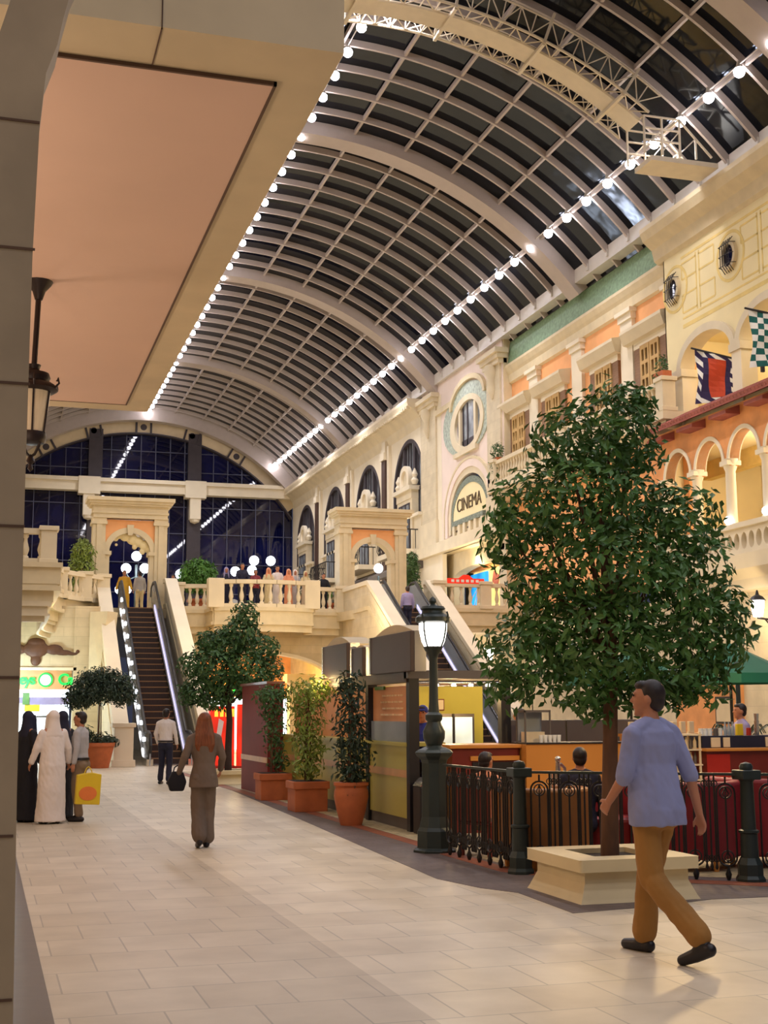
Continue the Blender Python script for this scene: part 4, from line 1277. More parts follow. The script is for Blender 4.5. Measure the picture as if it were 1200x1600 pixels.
# ------------------------------------------------------------------ iron fence
def post(label, x, y):
    t = thing('fence_post', label, 'post', (x,y,0))
    MB().lathe([(0.14,0),(0.14,0.03),(0.12,0.06),(0.12,0.16),(0.09,0.22)],(0,0,0),8).build('post_base', M['lampgreen'], t)
    MB().lathe([(0.085,0.2),(0.08,0.44),(0.095,0.45),(0.095,0.47),(0.07,0.48),(0.062,0.92),(0.085,0.95)],(0,0,0),14).build('shaft', M['lampgreen'], t, smooth=True)
    MB().box(-0.1,0.1,-0.1,0.1,0.94,1.03).build('post_head', M['lampgreen'], t, bevel=0.01)
    MB().lathe([(0.06,1.03),(0.065,1.06),(0.05,1.09),(0.0,1.105)],(0,0,0),12).build('post_cap', M['lampgreen'], t, smooth=True)
def fence(label, a, b, n):
    a, b = V((*a,0)), V((*b,0))
    d = (b-a); L = d.length; ang = math.atan2(d.y,d.x)
    t = thing('iron_fence', label, 'fence', a, ang)
    MB().box(0.05,L-0.05,-0.025,0.025,0.975,1.0).build('top_rail', M['lampgreen'], t)
    mb = MB()
    w = 0.085
    mb.tube([(0,0,0.965),(0,0,0.90)],0.010,6)
    pts = []
    for k in range(9):
        q = PI*k/8; pts.append((w*math.cos(q),0,0.815+w*math.sin(q)))
    pts.append((-w,0,0.25))
    for k in range(1,9):
        q = PI+PI*k/8; pts.append((w*math.cos(q),0,0.22+w*math.sin(q)))
    mb.tube(pts,0.0105,6,closed=True)
    for zc in (0.815,0.22):
        mb.tube([(0.055*math.cos(2*PI*k/14),0,zc+0.055*math.sin(2*PI*k/14)) for k in range(14)],0.0075,5,closed=True)
        mb.tube([(0,0,zc-0.055),(0,0,zc+0.055)],0.006,5)
        for s in (-1,1): mb.tube([(0,0,zc-0.05),(s*0.03,0,zc-0.01),(s*0.012,0,zc+0.02),(0,0,zc+0.05)],0.006,5)
    mb.tube([(0,0,0.27),(0,0,0.77)],0.010,6)
    mb.lathe([(0.012,0.0),(0.024,0.03),(0.03,0.06),(0.014,0.10),(0.012,0.14)],(0,0,0),8)
    me = mb.mesh(smooth=True); me.materials.append(M['iron'])
    mb2 = MB(); mb2.tube([(0,0,0.975),(0,0,0.14)],0.010,6)
    for zc in (0.9,0.2): mb2.tube([(0.03*math.cos(2*PI*k/10),0,zc+0.03*math.sin(2*PI*k/10)) for k in range(10)],0.006,5,closed=True)
    mb2.lathe([(0.008,0.1),(0.016,0.12),(0.01,0.15)],(0,0,0),6)
    me2 = mb2.mesh(smooth=True); me2.materials.append(M['iron'])
    for k in range(n):
        x = 0.2+(L-0.4)*k/(n-1)
        o = bpy.data.objects.new('scroll_loop', me); COL.objects.link(o); o.parent = t; o.location = (x,0,0)
        if k < n-1:
            o = bpy.data.objects.new('upright', me2); COL.objects.link(o); o.parent = t; o.location = (x+(L-0.4)/(n-1)/2,0,0)
            for s in (-1,1):
                o = bpy.data.objects.new('upright', me2); COL.objects.link(o); o.parent = t; o.location = (x+(L-0.4)/(n-1)/2+s*0.045,0,0)
PA, PB, PC = (5.16,12.42), (6.97,11.18), (9.2,10.0)
post('dark iron fence post left of the tree planter', *PA)
post('dark iron fence post with ball cap at the right, right of the walking man', *PB)
fence('black wrought iron fence panel between the lamp post and the first fence post', (5.04,14.4), PA, 7)
fence('black wrought iron fence panel behind the tree planter and the walking man', PA, PB, 7)
fence('black wrought iron fence panel running out of the picture at the right edge', PB, PC, 8)

# ------------------------------------------------------------------ trees and plants
def leaf_mesh(mb, p, n, up_, s, w):
    """one folded pointed leaf"""
    a = n.cross(up_)
    if a.length < 1e-4: a = n.orthogonal()
    a.normalize()
    f = a.cross(n).normalized()
    l0, l1, l2 = p, p+f*s*0.45, p+f*s-n*s*0.18
    bm = mb.bm
    v0 = bm.verts.new(l0); v1 = bm.verts.new(l1+a*s*w-n*0.0); v2 = bm.verts.new(l2); v3 = bm.verts.new(l1-a*s*w)
    vm = bm.verts.new(l1-n*s*0.12)
    bm.faces.new((v0,v1,vm)); bm.faces.new((v1,v2,vm)); bm.faces.new((v2,v3,vm)); bm.faces.new((v3,v0,vm))
def foliage(name, blobs, n, s, m, parent, seed, w=0.24, shell=0.55, droop=0.3):
    rnd = random.Random(seed)
    mb = MB()
    tot = sum(b[1][0]*b[1][1]*b[1][2] for b in blobs)**1.0
    wts = [(b[1][0]*b[1][1]*b[1][2])**0.67 for b in blobs]
    for i in range(n):
        c, r = rnd.choices(blobs, wts)[0]
        while True:
            d = V((rnd.uniform(-1,1),rnd.uniform(-1,1),rnd.uniform(-1,1)))
            if 0.05 < d.length < 1: break
        d.normalize()
        k = shell+(1-shell)*rnd.random()**0.7
        k *= 1+0.22*noise.noise(V((d.x*2.6+c[0]*3,d.y*2.6+c[1]*3,d.z*2.6+c[2]*3)))
        p = V(c)+V((d.x*r[0]*k, d.y*r[1]*k, d.z*r[2]*k))
        nrm = (d*0.8+V((rnd.uniform(-1,1),rnd.uniform(-1,1),rnd.uniform(-0.4,1.2)))*0.8).normalized()
        u = V((rnd.uniform(-1,1),rnd.uniform(-1,1),rnd.uniform(-1,1)-droop))
        leaf_mesh(mb, p, nrm, u, s*rnd.uniform(0.7,1.3), w)
    bm = mb.bm
    me = bpy.data.meshes.new('mesh')
    for f in bm.faces: f.smooth = False
    bm.to_mesh(me); bm.free()
    return obj(name, me, m, parent)
def px2(p, x0, w): return None

# big tree: crown lobes as (offset across, offset in depth, height), radii
def tree(label, loc, lobes, n, s, m, mbark, trunk, seed, name='potted_tree'):
    t = thing(name, label, 'tree', loc)
    MB_ = MB()
    MB_.tube(trunk, [0.085,0.08,0.07,0.065,0.05,0.03][:len(trunk)], 10)
    MB_.build('trunk', mbark, t, smooth=True)
    br = MB()
    top = V(trunk[-2])
    for c, r in lobes[:9]:
        c = V(c); mid = (top+c)/2+V((0,0,-0.08))
        br.tube([top-V((0,0,0.15)), mid, c], [0.03,0.02,0.008], 6)
    br.build('branch', mbark, t, smooth=True)
    foliage('foliage', lobes, n, s, m, t, seed)
    return t
e1 = V((0.957,-0.29,0)); 
def LB(u, z, ru, rz, d=0.0, rd=None):
    """lobe offset u to the right of the trunk (as seen from the path), d towards the hall"""
    p = e1*u + V((0.29,0.957,0))*d
    return ((p.x,p.y,z),(ru,rd or ru,rz))
lobesA = [LB(-.28,4.05,.40,.36), LB(.10,4.20,.48,.45), LB(.30,4.0,.38,.32,.2), LB(-.62,3.45,.45,.38), LB(-.80,3.15,.30,.32,.1), LB(-.2,3.45,.55,.48,-.2), LB(.3,3.4,.5,.42,.25), LB(.05,2.9,.6,.45,-.25),
          LB(.72,3.3,.42,.42), LB(.80,2.85,.42,.45), LB(.45,2.6,.55,.42,-.2), LB(-.5,2.75,.42,.30), LB(-.7,2.12,.46,.36), LB(-.35,2.35,.5,.4,.2), LB(.0,2.2,.6,.42,-.2), LB(.55,2.1,.55,.40), LB(.95,2.25,.42,.40), LB(1.12,2.5,.26,.26), LB(-.2,1.85,.42,.26), LB(.45,1.75,.4,.22), LB(-.85,1.82,.25,.2), LB(.85,1.85,.3,.22), LB(-.1,1.65,.22,.16), LB(.3,4.42,.25,.2)]
tree('big dark green tree growing in the square stone planter at the right', (5.36,10.86,0), lobesA, 10500, 0.10, M['leaf'], M['bark'],
     [(0,0,0.2),(0.01,0,0.6),(0.03,0,1.1),(0.05,0,1.6),(0.08,0,2.2),(0.0,0,3.4)], 3)
lobesB = [LB(.35,3.75,.33,.38), LB(.25,3.35,.5,.4), LB(-.1,3.1,.5,.45), LB(-.5,3.15,.32,.32), LB(.75,3.0,.42,.38), LB(-.8,2.65,.42,.32), LB(-.3,2.6,.6,.45,-.2), LB(.45,2.55,.6,.42,-.2), LB(.95,2.55,.3,.3), LB(-.65,2.1,.48,.3), LB(.1,2.15,.6,.3), LB(.7,2.1,.42,.28), LB(-.9,1.95,.3,.25), LB(-.35,1.85,.4,.22)]
tree('medium green tree in a low stone planter beyond the grey-suited woman', (5.35,29.9,0), lobesB, 6500, 0.12, M['leaf2'], M['bark2'],
     [(0,0,0.2),(0.0,0,0.8),(0.02,0,1.4),(-0.02,0,1.9),(0.05,0,2.6)], 5)
def planterbox(label, x0, x1, y0, y1, h):
    t = thing('stone_planter', label, 'planter', (x0,y0,0))
    w, d = x1-x0, y1-y0
    mb = MB()
    bm = mb.bm
    prof = [(0.0,0.0),(0.02,h*0.1),(0.075,h*0.45),(0.075,h*0.72)]   # inset, height: sides draw in under the rim
    rings = []
    for i, z in prof:
        rings.append([bm.verts.new(p) for p in ((i,i,z),(w-i,i,z),(w-i,d-i,z),(i,d-i,z))])
    for a in range(len(rings)-1):
        for k in range(4): bm.faces.new([rings[a][k],rings[a][(k+1)%4],rings[a+1][(k+1)%4],rings[a+1][k]])
    bm.faces.new(rings[0][::-1]); bm.faces.new(rings[-1])
    mb.build('planter_body', M['planter'], t)
    q = 0.26
    for r in (rect(0.0,w,0.0,d),):
        me = curve_mesh([r, rect(q,w-q,q,d-q)], h*0.28)
        me.transform(Matrix.Translation((0,0,h*0.86)))
        o = obj('planter_rim', me, M['planter'], t)
        b = o.modifiers.new('b','BEVEL'); b.width = 0.03; b.segments = 3
    MB().box(q-0.02,w-q+0.02,q-0.02,d-q+0.02,h*0.6,h*0.88).build('soil', M['soil'], t)
    return t
planterbox('square buff stone planter box holding the big tree', 4.80, 5.92, 10.28, 11.42, 0.36)
planterbox('low stone planter holding the medium tree, left of the burgundy wall', 4.75, 6.0, 29.3, 30.5, 0.3)
# terracotta pots by the kiosk
def spire(name, label, loc, potkind, lobes, n, s, m, seed, cat='plant'):
    t = thing(name, label, cat, loc)
    if potkind == 'trough':
        MB().box(-0.27,0.27,-0.27,0.27,0,0.40).box(-0.3,0.3,-0.3,0.3,0.36,0.48).build('pot', M['terra'], t, bevel=0.012)
        MB().box(-0.26,0.26,-0.26,0.26,0.4,0.485).build('soil', M['soil'], t); zz = 0.47
    elif potkind == 'urn':
        MB().lathe([(0.15,0),(0.16,0.03),(0.21,0.22),(0.245,0.40),(0.24,0.48),(0.22,0.53),(0.25,0.56),(0.25,0.60),(0.21,0.60)],(0,0,0),22).build('pot', M['terra'], t, smooth=True)
        MB().lathe([(0.2,0.5),(0.2,0.585)],(0,0,0),16).build('soil', M['soil'], t); zz = 0.57
    elif potkind == 'cone':
        MB().lathe([(0.30,0),(0.31,0.04),(0.44,0.62),(0.48,0.62),(0.48,0.72),(0.42,0.72)],(0,0,0),24).build('pot', M['terra'], t, smooth=True, sharp=30)
        MB().lathe([(0.4,0.5),(0.4,0.69)],(0,0,0),16).build('soil', M['soil'], t); zz = 0.66
    else: zz = 0
    mb = MB()
    for k in range(3):
        a = 2*PI*k/3
        zt = max(b[0][2] for b in lobes)
        mb.tube([(0.06*math.cos(a),0.06*math.sin(a),zz),(0.04*math.cos(a),0.04*math.sin(a),zz+(zt-zz)*0.5),(0.02*math.cos(a+1),0.02*math.sin(a+1),zt)],[0.018,0.014,0.006],6)
    mb.build('stem', M['bark'], t, smooth=True)
    foliage('foliage', lobes, n, s, m, t, seed, w=0.2, shell=0.3, droop=0.8)
    return t
spire('potted_ficus', 'leafy plant in a square terracotta pot, leftmost of three by the burgundy wall', (5.14,24.1,0), 'trough',
      [((0,0,1.7),(.3,.3,.36)),((.1,0,1.98),(.36,.3,.16)),((-.12,0,1.9),(.3,.3,.2)),((.02,0,1.3),(.25,.25,.35)),((.05,0,.95),(.2,.2,.3)),((.1,0,.68),(.2,.2,.2))], 900, 0.10, M['leaf2'], 11)
spire('potted_bamboo', 'bright yellow-green plant in a square terracotta pot, middle of the three along the kiosk', (5.10,21.2,0), 'trough',
      [((-.05,0,1.85),(.34,.3,.34)),((.2,0,1.98),(.34,.3,.22)),((0,0,1.45),(.33,.3,.4)),((.03,0,1.05),(.30,.28,.35)),((.0,0,.72),(.28,.26,.25))], 1500, 0.095, M['leaf3'], 12)
spire('potted_fig', 'dark-leaved plant in a round terracotta urn, nearest of the three along the kiosk', (5.05,18.35,0), 'urn',
      [((.0,0,2.0),(.22,.2,.22)),((.0,0,1.8),(.26,.2,.2)),((.0,0,1.5),(.26,.24,.24)),((.0,0,1.2),(.32,.3,.32)),((.04,0,.95),(.32,.28,.3)),((.02,0,.72),(.26,.26,.2)),((-.03,-.12,.55),(.12,.12,.14))], 1150, 0.10, M['leaf4'], 13)
spire('potted_bay', 'round-headed shrub in a conical terracotta pot at the foot of the left escalator', (3.25,39.3,0), 'cone',
      [((-.25,0,2.25),(.75,.7,.5)),((.35,0,2.35),(.7,.65,.5)),((0,0,2.6),(.7,.6,.35)),((-.6,0,2.0),(.5,.5,.35)),((.65,0,2.1),(.45,.45,.35)),((0,0,.82),(.45,.42,.2)),((.3,0,.78),(.3,.3,.16)),((-.4,0,1.0),(.25,.25,.25))], 6000, 0.12, M['leaf4'], 14, 'shrub')
# upstairs greenery
def bush(name, label, loc, lobes, n, s, m, seed):
    t = thing(name, label, 'shrub', loc)
    MB().box(-0.35,0.35,-0.3,0.3,0,0.5).box(-0.4,0.4,-0.35,0.35,0.42,0.52).build('pot', M['terra'], t)
    MB().tube([(0,0,0.45),(0,0,lobes[0][0][2])],0.04,6).build('stem', M['bark'], t)
    foliage('foliage', lobes, n, s, m, t, seed, w=0.2)
    return t
bush('round_bush', 'round bright green clipped bush on the upper floor behind the short balustrade', (7.95,51.6,ZF), [((0,0,1.45),(.75,.7,.72))], 2600, 0.17, M['leaf5'], 21)
bush('leafy_shrub', 'tall leafy shrub left of the left archway on the upper floor', (3.35,50.2,ZF), [((0,0,2.1),(.45,.45,.5)),((.0,0,1.5),(.5,.45,.6)),((-.1,0,.8),(.35,.35,.4))], 1600, 0.15, M['leaf3'], 22)
bush('leafy_shrub', 'tall leafy shrub right of the right archway on the upper floor', (16.95,52.2,ZF), [((0,0,2.0),(.4,.4,.6)),((0,0,1.3),(.45,.45,.7)),((.1,0,2.5),(.2,.2,.3))], 1400, 0.15, M['leaf2'], 23)
bush('low_plant', 'low green plant behind the man in black on the upper floor', (13.2,52.3,ZF), [((0,0,1.0),(.4,.4,.45))], 500, 0.14, M['leaf5'], 24)
def trailing(label, loc, lobes, n, seed, m='leaf2'):
    t = thing('trailing_plant', label, 'plant', loc)
    MB().box(-0.15,0.15,-0.3,0.3,-0.25,0.0).build('window_box', M['terra'], t)
    foliage('foliage', lobes, n, 0.13, M[m], t, seed, w=0.2)
trailing('grey-green plant trailing over the balcony end beside the CINEMA arch', (19.4,48.3,11.6), [((0,0,.3),(.25,.35,.35)),((-.1,0,-.4),(.2,.3,.5)),((-.1,0.1,-1.1),(.15,.2,.4))], 500, 31)
trailing('small plant on the balcony pedestal at the corner of the cream facade', (19.35,34.7,11.72), [((0,0,.25),(.15,.15,.35)),((-.1,0.1,-.2),(.12,.15,.3))], 160, 32)
trailing('plant hanging at the corner under the cinema block', (20.1,49.4,8.3), [((0,0,.1),(.2,.3,.25)),((0,0,-.6),(.15,.25,.6))], 300, 33)
trailing('small dark plant on the portico ledge of the far limestone window', (18.4,77.6,8.55), [((0,0,.3),(.3,.5,.6))], 240, 34, 'leaf4')
# ------------------------------------------------------------------ cafe kiosk
k = thing('cafe_kiosk', 'olive green cafe kiosk with burgundy end wall and dark awning boxes on its roof beam', 'kiosk', (5.55,17.1,0))
def KB(name, m, x0,x1,y0,y1,z0,z1, bevel=0, par=None): return MB().box(x0,x1,y0,y1,z0,z1).build(name, m, par or k, bevel=bevel)
KB('burgundy_wall', M['burgundy'], -0.32, -0.02, 7.9, 10.55, 0, 2.12)
KB('wall_strip', M['band'], -0.335, -0.31, 7.9, 10.55, 0.62, 0.72)
KB('wall_coping', M['redwood'], -0.36, 0.0, 7.85, 10.6, 2.12, 2.17)
KB('kickplate', M['grey'], 0.0, 0.12, 0.08, 7.9, 0.0, 0.16)
p = KB('side_panel', M['olive'], -0.02, 0.1, 0.08, 7.9, 0.16, 1.12)
KB('salmon_strip', M['band'], -0.035, 0.0, 0.1, 7.9, 0.70, 0.80)
KB('counter_top', M['olive'], -0.06, 0.5, 0.05, 7.9, 1.12, 1.17)
KB('upper_panel', M['pinksign'], 0.22, 0.28, 2.1, 7.9, 1.17, 1.95)
KB('glass_screen', M['glassw'], 0.0, 0.03, 0.1, 2.0, 1.17, 1.45)
sb = KB('menu_sign', M['pinksign'], 0.03, 0.06, 0.12, 1.95, 1.43, 1.94)
mb = MB()
rn = random.Random(4)
for r in range(4):
    y = 0.45
    while y < 1.45:
        w = rn.uniform(0.06,0.2); mb.box(0.015,0.03,y,min(1.5,y+w),1.80-r*0.09,1.825-r*0.09); y += w+0.04
mb.build('sign_writing', M['signtext'], sb)
KB('green_tag', M['leaf5'], 0.0, 0.03, 1.3, 1.75, 1.90, 1.95)
for y in (0.0, 2.0): KB('post', M['dark'], -0.05, 0.09, y-0.07, y+0.07, 0, 2.05)
KB('post', M['dark'], 1.28, 1.42, -0.07, 0.07, 0, 2.05)
KB('post', M['dark'], 1.28, 1.42, 6.9, 7.04, 0, 2.05)
KB('roof_beam', M['darkbrown'], -0.07, 0.11, 0.0, 4.2, 1.98, 2.12)
KB('roof_beam', M['grey'], -0.07, 1.46, -0.08, 0.1, 2.03, 2.14)
KB('roof_beam', M['grey'], 1.27, 1.44, 0, 7, 2.0, 2.12)
MB().tube([(0.05,-0.02,1.97),(1.3,-0.02,1.97)],0.035,10).build('chrome_rail', M['chrome'], k, smooth=True)
for x in (0.35,0.6,0.85,1.1,1.28): MB().lathe([(0.035,0),(0.03,0.03)],(x,-0.04,1.925),8).build('spotlight', M['lampglass'], k)
KB('back_wall', M['olive2'], 0.45, 2.15, 2.9, 3.0, 0, 1.98)
KB('lit_recess', M['tealglow'], 0.12, 0.42, 2.5, 2.6, 1.1, 1.9)
# roof awning boxes: dark front, pale barrel top
def awn(y0, y1, z0, z1, rise, depth=0.4):
    a = empty('awning_box', (0,(y0+y1)/2,0), 0, k)
    L = (y1-y0)
    MB().box(-0.12,-0.06,-L/2,L/2,z0,z1).build('front_board', M['darkbrown'], a, bevel=0.008)
    MB().box(-0.13,-0.115,L/2-0.06,L/2,z0,z1).build('metal_edge', M['chrome'], a); MB().box(-0.06,0.1,-L/2,-L/2+0.03,z0,z1).build('metal_edge', M['chrome'], a)
    P = [(-0.06,-L/2+L*i/12, z1-0.01+rise*math.sin(PI*i/12)) for i in range(13)]
    MB().prism(P,(depth,0,0)).build('barrel_top', M['soffitedge'], a)
    return a
awn(-0.35, 1.6, 2.12, 2.66, 0.14)
awn(2.0, 2.62, 2.12, 2.55, 0.05, 0.3)
awn(2.9, 4.45, 2.12, 2.66, 0.14)
# items in kiosk
t = thing('display_fridge', 'lit glass-door fridge against the olive back wall of the kiosk', 'fridge', (6.75,18.8,0))
MB().box(-0.3,0.35,0,0.5,0,1.55).build('body', M['grey'], t)
for s in (-0.28,0.04): MB().box(s,s+0.27,-0.02,0.0,0.9,1.5).build('glass_door', M['fridgelit'], t)
MB().box(-0.01,0.02,-0.03,0.0,0.85,1.55).build('door_post', M['dark'], t)
t = thing('wall_figure', 'small brown framed picture on the olive back wall of the kiosk', 'picture', (6.98,19.98,1.6))
MB().box(-0.06,0.06,0,0.03,0,0.18).build('frame', M['redwood'], t); MB().box(-0.045,0.045,-0.006,0.0,0.015,0.165).build('print', M['paper'], t)
t = thing('bar_counter', 'dark red service counter with wooden top right of the lamp post', 'counter', (5.95,16.6,0))
MB().box(0,0.95,0,0.7,0,1.1).build('cabinet', M['redwood'], t)
MB().box(-0.05,0.98,-0.05,0.75,1.1,1.15).build('counter_top', M['orangewood'], t, bevel=0.01)
MB().box(0.25,0.95,-0.03,0.0,0.94,1.0).build('shelf_edge', M['orangewood'], t)
MB().box(0.28,0.9,-0.02,0.0,0.15,0.92).build('recess', M['dark'], t)
t = thing('front_counter', 'orange wood-fronted counter behind the fence, with a chamfered right end', 'counter', (6.92,16.4,0))
MB().prism([(0,0,0),(1.32,0,0),(1.62,0,0.55),(1.62,0,0.98),(1.56,0,1.15),(0,0,1.15)],(0,0.5,0)).build('front_panel', M['orangewood'], t)
MB().box(0,1.56,-0.02,0.52,1.15,1.17).build('counter_top', M['dark'], t)
t = thing('low_screen', 'dark grey double panel screen standing behind the orange counter', 'screen', (7.2,17.6,0))
MB().box(0,0.85,0,0.08,0,1.46).build('panel', M['grey'], t, bevel=0.01); MB().box(0.87,2.0,0,0.08,0,1.46).build('panel', M['grey'], t, bevel=0.01)
t = thing('glass_case', 'small glass display case at the left end of the orange counter', 'display case', (6.95,16.5,1.17))
mb = MB()
for x in (0,0.36):
    for y in (0,0.3): mb.box(x,x+0.02,y,y+0.02,0,0.42)
mb.box(0,0.38,0,0.32,0.4,0.43)
mb.build('case_frame', M['grey'], t)
MB().box(0.02,0.36,0.28,0.3,0.02,0.4).build('back_glass', M['glassw'], t)
MB().box(0.05,0.33,0.1,0.25,0.0,0.14).build('lit_goods', M['paper'], t)
cupm = MB().lathe([(0.022,0),(0.03,0.10)],(0,0,0),10).mesh(smooth=True); cupm.materials.append(M['white'])
for i in range(5):
    o = bpy.data.objects.new('glass_tumbler', cupm); COL.objects.link(o); o.location = (7.16+i*0.065,16.45,1.17)
    tag(o, 'white tumbler in the row on the orange counter beside the glass case', 'tumbler', 'tumblers on the orange counter')
t = thing('coffee_dispenser', 'slim chrome dispenser with round top standing in front of the orange counter', 'dispenser', (6.25,13.9,0))
MB().lathe([(0.1,0.0),(0.1,0.9),(0.03,0.92),(0.025,1.0),(0.028,1.02)],(0,0,0),12).build('stand', M['chrome'], t, smooth=True)
MB().ball((0,0,1.05),0.035).build('ball_top', M['chrome'], t, smooth=True)
MB().tube([(0.03,0,1.0),(0.08,0,0.95),(0.09,0,0.85)],0.018,8).build('spout', M['chrome'], t, smooth=True)
# black waste bin by the kiosk post
t = thing('waste_bin', 'black waste bin with a silver rounded lid beside the kiosk corner post', 'bin', (5.62,16.72,0))
MB().box(-0.13,0.13,-0.16,0.16,0,0.62).build('bin_body', M['dark'], t, bevel=0.02)
P = [(-0.13+0.26*i/10, -0.16, 0.62+0.11*math.sin(PI*i/10)) for i in range(11)]
MB().prism(P,(0,0.32,0)).build('bin_lid', M['chrome'], t, smooth=True)

# ------------------------------------------------------------------ armchairs behind the fence
def armchair(label, x, y, rz, m, s=1.0):
    t = thing('armchair', label, 'armchair', (x,y,0), rz)
    P = []
    for i in range(13):
        a = PI*i/12; P.append((0.40*s*math.cos(a), 0.05+0.36*s*math.sin(a)))
    mb = MB()
    out = [(px*1.0,py) for px,py in P]; inn = [(px*0.74,0.05+(py-0.05)*0.70) for px,py in P[::-1]]
    poly = [(0.40*s,-0.30*s)]+out+[(-0.40*s,-0.30*s),(-0.296*s,-0.30*s)]+inn+[(0.296*s,-0.30*s)]
    mb.prism([(a,b,0.12) for a,b in poly],(0,0,0.62*s))
    o = mb.build('back', m, t, smooth=True, sharp=50)
    b = o.modifiers.new('b','BEVEL'); b.width = 0.04; b.segments = 3; b.limit_method = 'ANGLE'
    MB().box(-0.30*s,0.30*s,-0.32*s,0.26*s,0.12,0.42*s).build('seat', m, t, bevel=0.04)
    for sx in (-1,1):
        for sy in (-1,1):
            MB().lathe([(0.025,0),(0.035,0.12)],(sx*0.28*s,sy*0.22*s,0),8).build('leg', M['orangewood'], t)
armchair('brown leather armchair seen from behind the fence, left of the tree trunk', 5.62, 12.85, 0.2+PI, M['sofa'], 1.12)
armchair('dark red armchair behind the fence, half hidden by the walking man', 7.02, 12.35, 2.3, M['sofared'], 1.22)
armchair('dark red armchair at the right edge behind the ball-capped fence post', 7.9, 12.35, PI+0.1, M['sofared'], 1.25)
armchair('dark red armchair behind the brown armchair', 6.5, 13.3, -0.6, M['sofared'], 1.1)
t = thing('cafe_table', 'small round cafe table between the armchairs behind the fence', 'table', (7.35,13.6,0))
MB().lathe([(0.35,0.70),(0.36,0.72),(0.35,0.74)],(0,0,0),22).build('table_top', M['orangewood'], t); MB().lathe([(0.25,0),(0.05,0.06),(0.04,0.7)],(0,0,0),12).build('pedestal', M['iron'], t)
for (x,y,lab) in ((7.25,13.45,'white cup on the small cafe table, left one'),(7.48,13.5,'white cup on the small cafe table, right one')):
    o = MB().lathe([(0.02,0),(0.045,0.08),(0.04,0.08),(0.018,0.01)],(0,0,0),12).build('cup', M['white'], smooth=True); o.location = (x,y,0.74); tag(o, lab, 'cup')

# ------------------------------------------------------------------ cafe counter and shelves at the right
t = thing('cafe_counter', 'dark red counter with dark display top at the right edge, behind the fence', 'counter', (9.38,16.0,0))
MB().box(0,3.0,0,0.7,0,1.04).build('front', M['redwood'], t)
MB().box(0,0.35,-0.012,0,0.05,1.0).build('orange_panel', M['red'], t)
MB().box(-0.05,3.05,-0.08,0.75,1.04,1.08).build('counter_top', M['orangewood'], t, bevel=0.008)
MB().box(0,3.0,0.1,0.6,1.08,1.24).build('display_case', M['navy'], t)
MB().box(0.13,0.27,0.085,0.1,1.09,1.22).box(0.32,0.42,0.085,0.1,1.09,1.22).box(0.98,1.2,0.085,0.1,1.09,1.22).build('price_card', M['paper'], t)
items = [('jar','white lidded jar',0.10,'white'),('jar','white lidded jar',0.17,'white'),('jar','white lidded jar',0.24,'white'),('tin','grey tin',0.33,'grey'),('jar','white lidded jar',0.40,'white'),('bottle','clear bottle',0.48,'glassw'),('bottle','clear bottle',0.54,'glassw'),('bottle','clear bottle',0.60,'glassw'),('bag','yellow packet',0.72,'yellowbag'),('tin','red tin',0.85,'red'),('cup_stack','grey cup stack',0.98,'chrome')]
for i,(nm,d,x,m) in enumerate(items):
    if nm == 'bottle': o = MB().lathe([(0.024,0),(0.024,0.11),(0.01,0.15),(0.01,0.19)],(0,0,0),10).build('bottle', M[m], smooth=True)
    elif nm == 'bag': o = MB().prism([(-0.05,0,0),(0.05,0,0),(0.045,0,0.16),(-0.045,0,0.16)],(0,0.06,0)).build('coffee_packet', M[m], bevel=0.006)
    elif nm == 'tin': o = MB().lathe([(0.035,0),(0.035,0.10),(0.03,0.105)],(0,0,0),12).build('tin', M[m], smooth=True)
    elif nm == 'cup_stack': o = MB().lathe([(0.03,0),(0.04,0.1),(0.03,0.1),(0.04,0.2),(0.03,0.2),(0.04,0.3)],(0,0,0),12).build('cup_stack', M[m])
    else: o = MB().lathe([(0.03,0),(0.034,0.06),(0.03,0.075),(0.032,0.08),(0.032,0.1)],(0,0,0),12).build('jar', M[m], smooth=True)
    o.location = (9.38+x,16.3,1.24)
    if nm in ('jar','bottle'): tag(o, d+' in the line on the dark display top of the right counter', nm, nm+'s on the right cafe counter')
    else: tag(o, d+' on the dark display top of the right cafe counter', nm.replace('_',' '))
t = thing('wire_rack', 'tall pale wire rack of bottles and packets left of the dark red counter', 'rack', (8.98,16.05,0))
mb = MB()
for x in (0.0,0.33):
    for y in (0,0.3): mb.box(x-0.012,x+0.012,y-0.012,y+0.012,0.3,1.3)
for z in (0.45,0.65,0.85,1.05,1.25): mb.box(-0.02,0.36,-0.02,0.32,z,z+0.02)
mb.build('rack_frame', M['paper'], t)
for s in range(4):
    for i in range(5):
        o = MB().lathe([(0.024,0),(0.024,0.1),(0.01,0.13),(0.01,0.16)],(0.04+i*0.065,0.08,0.47+s*0.2),8).build('bottle', M['paper' if (i+s)%3 else 'grey'], smooth=True)
        tag(o, 'small pale bottle standing on the wire rack left of the dark red counter', 'bottle', 'bottles on the wire rack'); o.location = t.location
t = thing('top_shelf', 'wooden ledge of packets behind the wire rack', 'shelf', (8.75,17.0,0))
MB().box(0,1.1,0,0.35,1.22,1.26).build('board', M['orangewood'], t); MB().box(0,0.05,0,0.3,0,1.22).box(1.05,1.1,0,0.3,0,1.22).build('support', M['orangewood'], t)
for i in range(8):
    o = MB().prism([(-0.04,0,0),(0.04,0,0),(0.036,0,0.17),(-0.036,0,0.17)],(0,0.07,0)).build('coffee_packet', M['paper'], bevel=0.005)
    o.location = (8.83+i*0.135,17.05,1.26)
    tag(o, 'pale packet standing in the row on the wooden ledge behind the wire rack', 'packet', 'packets on the wooden ledge')
mb = MB()
rn = random.Random(8)
for i in range(9): mb.ball((rn.uniform(-.16,.16),rn.uniform(-.05,.1),rn.uniform(0,.14)),rn.uniform(.05,.08),8,6)
